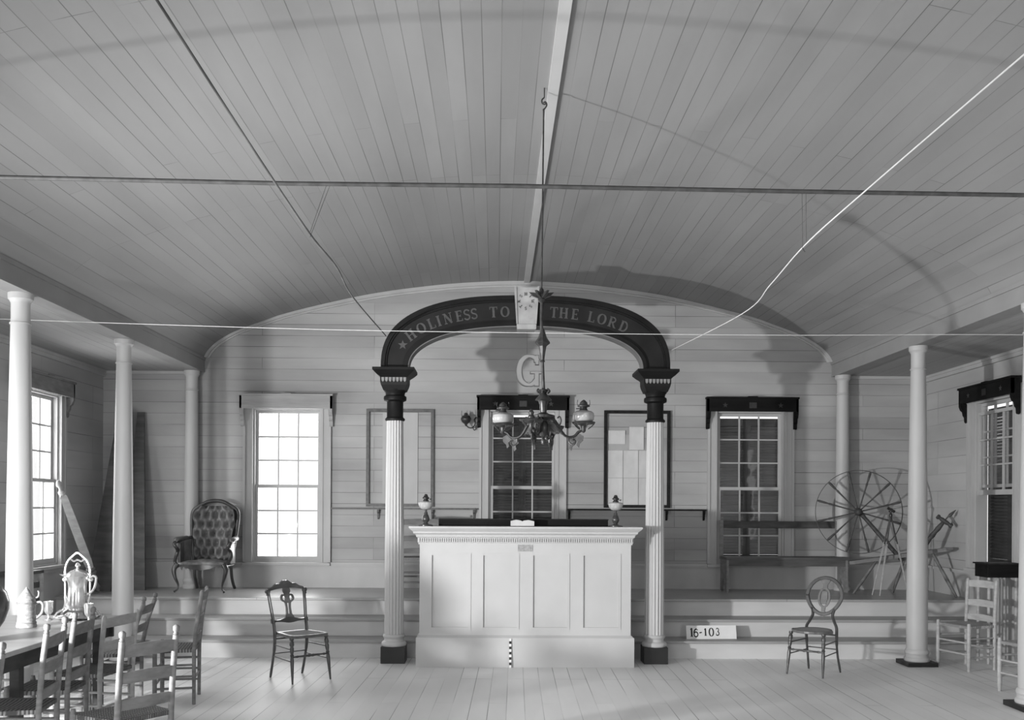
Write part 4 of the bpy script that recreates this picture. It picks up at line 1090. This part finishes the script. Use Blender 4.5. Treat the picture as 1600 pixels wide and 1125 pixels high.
for j in range(n_+1):
    v = j/n_; row = []
    for i in range(n_+1):
        u = i/n_*2-1; x = u*(.235+.035*(1-v)*1.0); y = -.30+v*.42+(.03*u*u if v < .2 else 0)
        z = .395+.035*(1-u*u)*(1-(2*v-1)**4)+.006*math.sin(u*9+v*7)
        row.append(bm.verts.new((x, y, z)))
    top.append(row)
for j in range(n_):
    for i in range(n_): bm.faces.new((top[j][i], top[j][i+1], top[j+1][i+1], top[j+1][i]))
res = bmesh.ops.extrude_face_region(bm, geom=bm.faces[:])
for v in [g_ for g_ in res['geom'] if isinstance(g_, bmesh.types.BMVert)]: v.co.z = .335
obj('torn_seat', bm, 'leatherpale', t, 60)
bm = BM()
for k in range(9):
    x = -.22+k*.055; y0 = -.30+.03*(x/.235)**2
    l = random.uniform(.03, .09); prism(bm, [(x-.02, .37), (x+.025, .37), (x+.012, .34-l*.5), (x+.004, .34-l), (x-.012, .34-l*.6)], lambda a, b, dd: Vector((a, y0-.012+dd+(.37-b)*.1, b)), -.002, .002)
obj('torn_fringe', bm, 'leatherpale', t)
bm = BM()   # serpentine front rail
outer = []; inner = []
for i in range(25):
    u = i/24*2-1; outer.append((u*.285, .365+.006*math.cos(u*PI*2))); inner.append((u*.285, .315-.018*math.exp(-(u/.35)**2)+.028*math.exp(-((abs(u)-.72)/.2)**2)))
fr = lambda a, b, dd: Vector((a, -.315+.06*(a/.285)**2+dd, b))
strip(bm, outer, inner, fr, -.015, .015)
for s_ in (-1, 1): tube(bm, spline([(s_*.285, -.25, .345), (s_*.275, 0, .345), (s_*.235, .10, .35)], 4), .02, 8)
obj('seat_rail', bm, 'mahog', t, 50)
for s_ in (-1, 1):
    bm = BM(); pts = spline([(s_*.275, -.265, .37), (s_*.305, -.29, .30), (s_*.29, -.295, .20), (s_*.262, -.28, .11), (s_*.262, -.285, .05), (s_*.285, -.305, .018), (s_*.295, -.315, .012)], 5)
    tube(bm, pts, [max(.010, .034-.026*min(1, i/18)) for i in range(len(pts)-4)]+[.014, .015, .014, .012], 10); obj('cabriole_leg', bm, 'mahog', t, 50)
    bm = BM(); tube(bm, spline([(s_*.22, .10, .36), (s_*.225, .11, .2), (s_*.225, .15, .1), (s_*.23, .20, .012)], 5), .018, 9); obj('back_leg', bm, 'mahog', t, 50)
    bm = BM()   # scrolled arm
    pts = spline([(s_*.255, .12, .66), (s_*.295, .04, .645), (s_*.325, -.08, .625), (s_*.335, -.19, .615), (s_*.325, -.235, .59), (s_*.305, -.22, .555), (s_*.315, -.17, .52), (s_*.33, -.18, .46), (s_*.315, -.24, .40), (s_*.285, -.26, .36)], 5)
    tube(bm, pts, .020, 9); ar = obj('scrolled_arm', bm, 'mahog', t, 50)
    bm = BM(); rings = []
    for (y, zt, hwid) in ((-.20, .632, .018), (-.17, .66, .034), (-.08, .665, .038), (.03, .67, .036), (.09, .665, .02)):
        cx_ = s_*(.332 if y < 0 else .30); rings.append([(cx_+hwid*math.cos(a), y, zt-.018+.026*math.sin(a)) for a in [2*PI*k/12 for k in range(12)]])
    loft(bm, rings); obj('arm_pad', bm, 'leather', ar, 60)
    bm = BM(); rings = []
    for (y, hi, lo_) in ((-.16, .60, .37), (-.05, .63, .37), (.08, .64, .37)):
        cx_ = s_*(.30 if y < 0 else .265); rings.append([(cx_-.014, y, lo_), (cx_+.014, y, lo_), (cx_+.014, y, hi), (cx_-.014, y, hi)])
    loft(bm, rings); obj('arm_panel', bm, 'leather', ar)

for o_ in t.children_recursive:      # low seat, low arms: squash the lower half
    for v in o_.data.vertices:
        z = v.co.z; v.co.z = z*.87 if z < .45 else .3915+(z-.45)*(1.055-.3915)/(1.055-.45)
# ------------------------------------------------------------------ bench on the platform
t = thing('bench', 'long plain bench with a back rail on the platform below the right window', 'bench', (3.47, 11.5, HP))
bm = BM(); box(bm, -.74, .74, -.17, .16, .385, .415); obj('seat', bm, 'benchwood', t, bevel=.004)
bm = BM(); box(bm, -.72, .72, -.165, -.14, .31, .385); obj('seat_apron', bm, 'benchwood', t)
bm = BM(); box(bm, -.735, .735, .165, .19, .755, .84); obj('back_rail', bm, 'darkwood', t, bevel=.004)
for x in (-.72, .70):
    bm = BM(); pr = [(-.16, 0), (-.05, .0), (-.01, .12), (.03, 0), (.15, 0), (.15, .385), (-.16, .385)]
    L_ = [(-.16, 0), (-.14, .385)]
    prism(bm, [(-.17, 0), (-.13, 0), (-.10, .02), (0, .16), (.10, .02), (.12, 0), (.16, 0), (.165, .385), (-.165, .385)], lambda a, b, dd: Vector((dd, a, b)), x-.013, x+.013)
    e = obj('bench_end', bm, 'ladder', t)
    bm = BM(); box(bm, x-.028, x+.018, .130, .165, .38, .85); obj('back_post', bm, 'ladder', e, bevel=.003)

# ------------------------------------------------------------------ spinning wheel
sw = thing('spinning_wheel', 'great spinning wheel with twelve spokes on a slanting three-legged bench', 'spinning wheel', (4.30, 11.32, HP), math.radians(-18))
hc = Vector((0, 0, .96)); RW = .492
def wv(a, r, y=0): return hc+Vector((math.cos(a)*r*.985, y, math.sin(a)*r))
bm = BM(); pts = [wv(2*PI*k/72, RW) for k in range(72)]
rings = []
for p in pts:
    n2 = (p-hc).normalized(); rings.append([p+n2*.006+Vector((0, -.02, 0)), p+n2*.006+Vector((0, .02, 0)), p-n2*.002+Vector((0, .02, 0)), p-n2*.002+Vector((0, -.02, 0))])
V = [[bm.verts.new(q) for q in r] for r in rings]
for i in range(72):
    a, b = V[i], V[(i+1) % 72]
    for k in range(4): bm.faces.new((a[k], a[(k+1) % 4], b[(k+1) % 4], b[k]))
obj('rim', bm, 'darkwood', sw, 50)
for k in range(12):
    a = 2*PI*k/12+math.radians(14); bm = BM()
    turned(bm, wv(a, .03), wv(a, RW-.003), [(0, .008), (.3, .008), (.6, .010), (.68, .014), (.72, .009), (.80, .013), (.96, .015), (1, .010)], 10); obj('spoke', bm, 'darkwood', sw, 50)
bm = BM(); lathe(bm, [(.02, -.10), (.03, -.09), (.045, -.05), (.048, 0), (.045, .05), (.03, .09), (.02, .10)], hc, 18, (0, 1, 0)); obj('hub', bm, 'darkwood', sw, 50)
bm = BM(); turned(bm, (-.03, .02, 1.01), (.48, .0, .40), [(0, .02), (.05, .028), (.12, .03), (.2, .022), (.6, .026), (.66, .034), (.72, .026), (1, .024)], 12); obj('wheel_post', bm, 'darkwood', sw, 50)
bm = BM()
a = Vector((-.10, 0, .355)); b = Vector((1.02, -.10, .55)); dr = (b-a).normalized(); up_ = Vector((-dr.z, 0, dr.x))
rings = []
for u, w2, th in ((0, .06, .018), (.05, .075, .02), (.5, .08, .022), (.8, .07, .022), (.85, .03, .02), (.93, .045, .022), (1, .02, .012)):
    p = a.lerp(b, u); rings.append([p+Vector((0, -w2, 0))+up_*th, p+Vector((0, w2, 0))+up_*th, p+Vector((0, w2, 0))-up_*th, p+Vector((0, -w2, 0))-up_*th])
loft(bm, rings); obj('slanting_bench', bm, 'midwood', sw)
for p, q in (((.20, -.05, .39), (-.06, -.14, 0)), ((.52, .05, .44), (.40, .20, 0)), ((.80, -.06, .50), (1.04, -.22, 0))):
    bm = BM(); turned(bm, p, q, [(0, .014), (.2, .020), (.26, .016), (.6, .021), (.95, .016), (1, .014)], 10); obj('leg', bm, 'midwood', sw, 50)
bm = BM(); turned(bm, (.63, -.05, .47), (.92, -.06, .85), [(0, .018), (.1, .026), (.2, .02), (.3, .03), (.4, .034), (.5, .024), (.6, .032), (.7, .024), (.8, .03), (.95, .022), (1, .018)], 12)
tube(bm, [(.92, -.06, .85), (.99, -.06, .94)], [.008, .008], 8)
turned(bm, (.97, -.06, .91), (1.05, -.06, .99), [(0, .010), (.3, .02), (.5, .016), (1, .004)], 10)
post2 = obj('spindle_post', bm, 'darkwood', sw, 50)
bm = BM(); turned(bm, (.85, -.07, .92), (1.01, -.07, .80), [(0, .024), (.1, .030), (.2, .018), (.35, .026), (.5, .022), (.65, .026), (.8, .018), (.9, .030), (1, .024)], 12); obj('spindle_head', bm, 'darkwood', post2, 50)

# tripod
t = thing('tripod', 'slender tripod with dark upper and pale lower legs in front of the spinning wheel', 'tripod', (4.545, 10.98, HP))
for i, (q, sp) in enumerate((((-.14, -.05, 0), 0), ((-.185, .06, 0), 0), ((.27, .14, 0), 0))):
    tp = Vector((0, 0, .93)); q = Vector(q); md = tp.lerp(q, .36)
    bm = BM(); tube(bm, [tp, md], .009, 8); l = obj('leg', bm, 'darkwood', t, 50)
    bm = BM(); tube(bm, [tp.lerp(q, .33)+Vector((.006, 0, 0)), q+Vector((.0, 0, .002))], .005, 8); tube(bm, [tp.lerp(q, .33)-Vector((.008, 0, 0)), q-Vector((.004, 0, 0))+Vector((0, 0, .004))], .004, 8); obj('lower_leg', bm, 'ladderpale', l, 50)
bm = BM(); lathe(bm, [(.014, .90), (.02, .92), (.016, .94), (.010, .95), (.010, .975)], (0, 0, 0), 12); obj('tripod_head', bm, 'iron', t, 50)
bm = BM(); tube(bm, [(-.035, 0, 1.01), (.045, 0, .965)], .016, 10); tube(bm, [(-.02, -.0, .965), (.02, 0, 1.0)], .008, 8); obj('clamp', bm, 'iron', t, 50)

# sign 16-103
t = thing('number_card', 'white card numbered 16-103 propped on the first step right of the desk', 'sign', (2.258, 9.985, .187))
t.rotation_euler = (math.radians(-14), math.radians(-.4), 0)
bm = BM(); box(bm, -.262, .262, -.003, .003, 0, .142); cd = obj('card', bm, 'white_card', t)
bm = BM()
for ch_, cx_, cz, hh in (('1', -.207, .071, .09), ('6', -.162, .068, .092), ('-', -.112, .070, .10), ('1', -.062, .073, .078), ('0', .0, .072, .09), ('3', .066, .076, .08)):
    glyph_at(bm, ch_, cx_, cz, hh, 0, -.003, .0015, .8)
obj('card_numerals', bm, 'ink', cd)

# dark topped stand at the right wall
t = thing('side_stand', 'tall narrow stand with a deep dark top against the right wall beside a pale chair', 'stand', (5.10, 9.68, 0))
bm = BM(); box(bm, -.165, .165, -.13, .13, .87, 1.0); obj('stand_box', bm, 'cornice', t, bevel=.004)
bm = BM(); box(bm, -.18, .18, -.145, .145, 1.0, 1.015); obj('stand_top', bm, 'frame', t)
for x in (-.14, .14):
    for y in (-.105, .105):
        bm = BM(); tube(bm, [(x, y, 0), (x*.98, y, .87)], .016, 10); obj('leg', bm, 'ladderpale', t, 50)
# low dark stand at the left wall
t = thing('side_bench', 'dark slatted stand with a pale post by the left wall behind the nearest column', 'stand', (-4.62, 9.30, 0))
bm = BM(); box(bm, -.14, .14, -.30, .30, .88, .91); obj('stand_top', bm, 'darkwood', t)
bm = BM(); box(bm, .10, .12, -.28, .28, .74, .80); box(bm, .10, .12, -.28, .28, .58, .64); obj('slat_rail', bm, 'darkwood', t)
for y in (-.27, .27):
    for x in (-.12, .12): bm = BM(); box(bm, x-.02, x+.02, y-.02, y+.02, 0, .88); obj('leg', bm, 'ladderpale', t)

# leaning turned post
t = thing('turned_post', 'pale turned bedpost leaning on the casing of the left wall window', 'post', (-4.42, 10.78, HP))
a, b = Vector((0, 0, .03)), Vector((-.22, -.55, 1.27)); L_ = (b-a).length
bm = BM(); lathe(bm, [(.008, 0), (.02, .03), (.035, .06), (.028, .09), (.015, .13), (.018, .17), (.028, .21), (.045, .235), (.05, .25), (.03, .265), (.05, .28), (.05, .295), (.03, .31)], a, 16, b-a); obj('turned_foot', bm, 'midwood', t, 50)
bm = BM(); lathe(bm, [(.050, .31), (.062, .4), (.060, .9), (.050, 1.18), (.030, 1.2)], a, 4, b-a); lathe(bm, [(.026, 1.19), (.04, 1.21), (.042, 1.23), (.022, 1.25), (.02, 1.28), (.034, 1.30), (.03, 1.33), (.012, 1.36)], a, 16, b-a); obj('post_shaft', bm, 'ladderpale', t, 50)

# tall tapering dark boards in the corner
def lean_board(name, xb0, xb1, xt0, xt1, yb, yt, zt, label, neck=False):
    bm = BM(); N_ = 8
    rings = []
    for k in range(N_+1):
        u = k/N_; x0 = xb0+(xt0-xb0)*u; x1 = xb1+(xt1-xb1)*u
        if neck and u > .85: x0 += .03*(u-.85)/.15; 
        y = yb+(yt-yb)*u; z = HP+(zt-HP)*u
        rings.append([(x0, y, z), (x1, y, z), (x1, y+.03, z), (x0, y+.03, z)])
    loft(bm, rings)
    return tag(obj(name, bm, 'benchwood'), label, 'board', 'tapering boards in the corner')
lean_board('leaning_board', -4.72, -4.44, -4.50, -4.37, 11.15, 11.50, 2.70, 'tall dark tapering board leaning in the left corner, left of the second column', True)
lean_board('leaning_board', -4.42, -4.12, -4.35, -4.27, 11.35, 11.70, 2.68, 'tall dark tapering board leaning on the back wall, right of the second column')
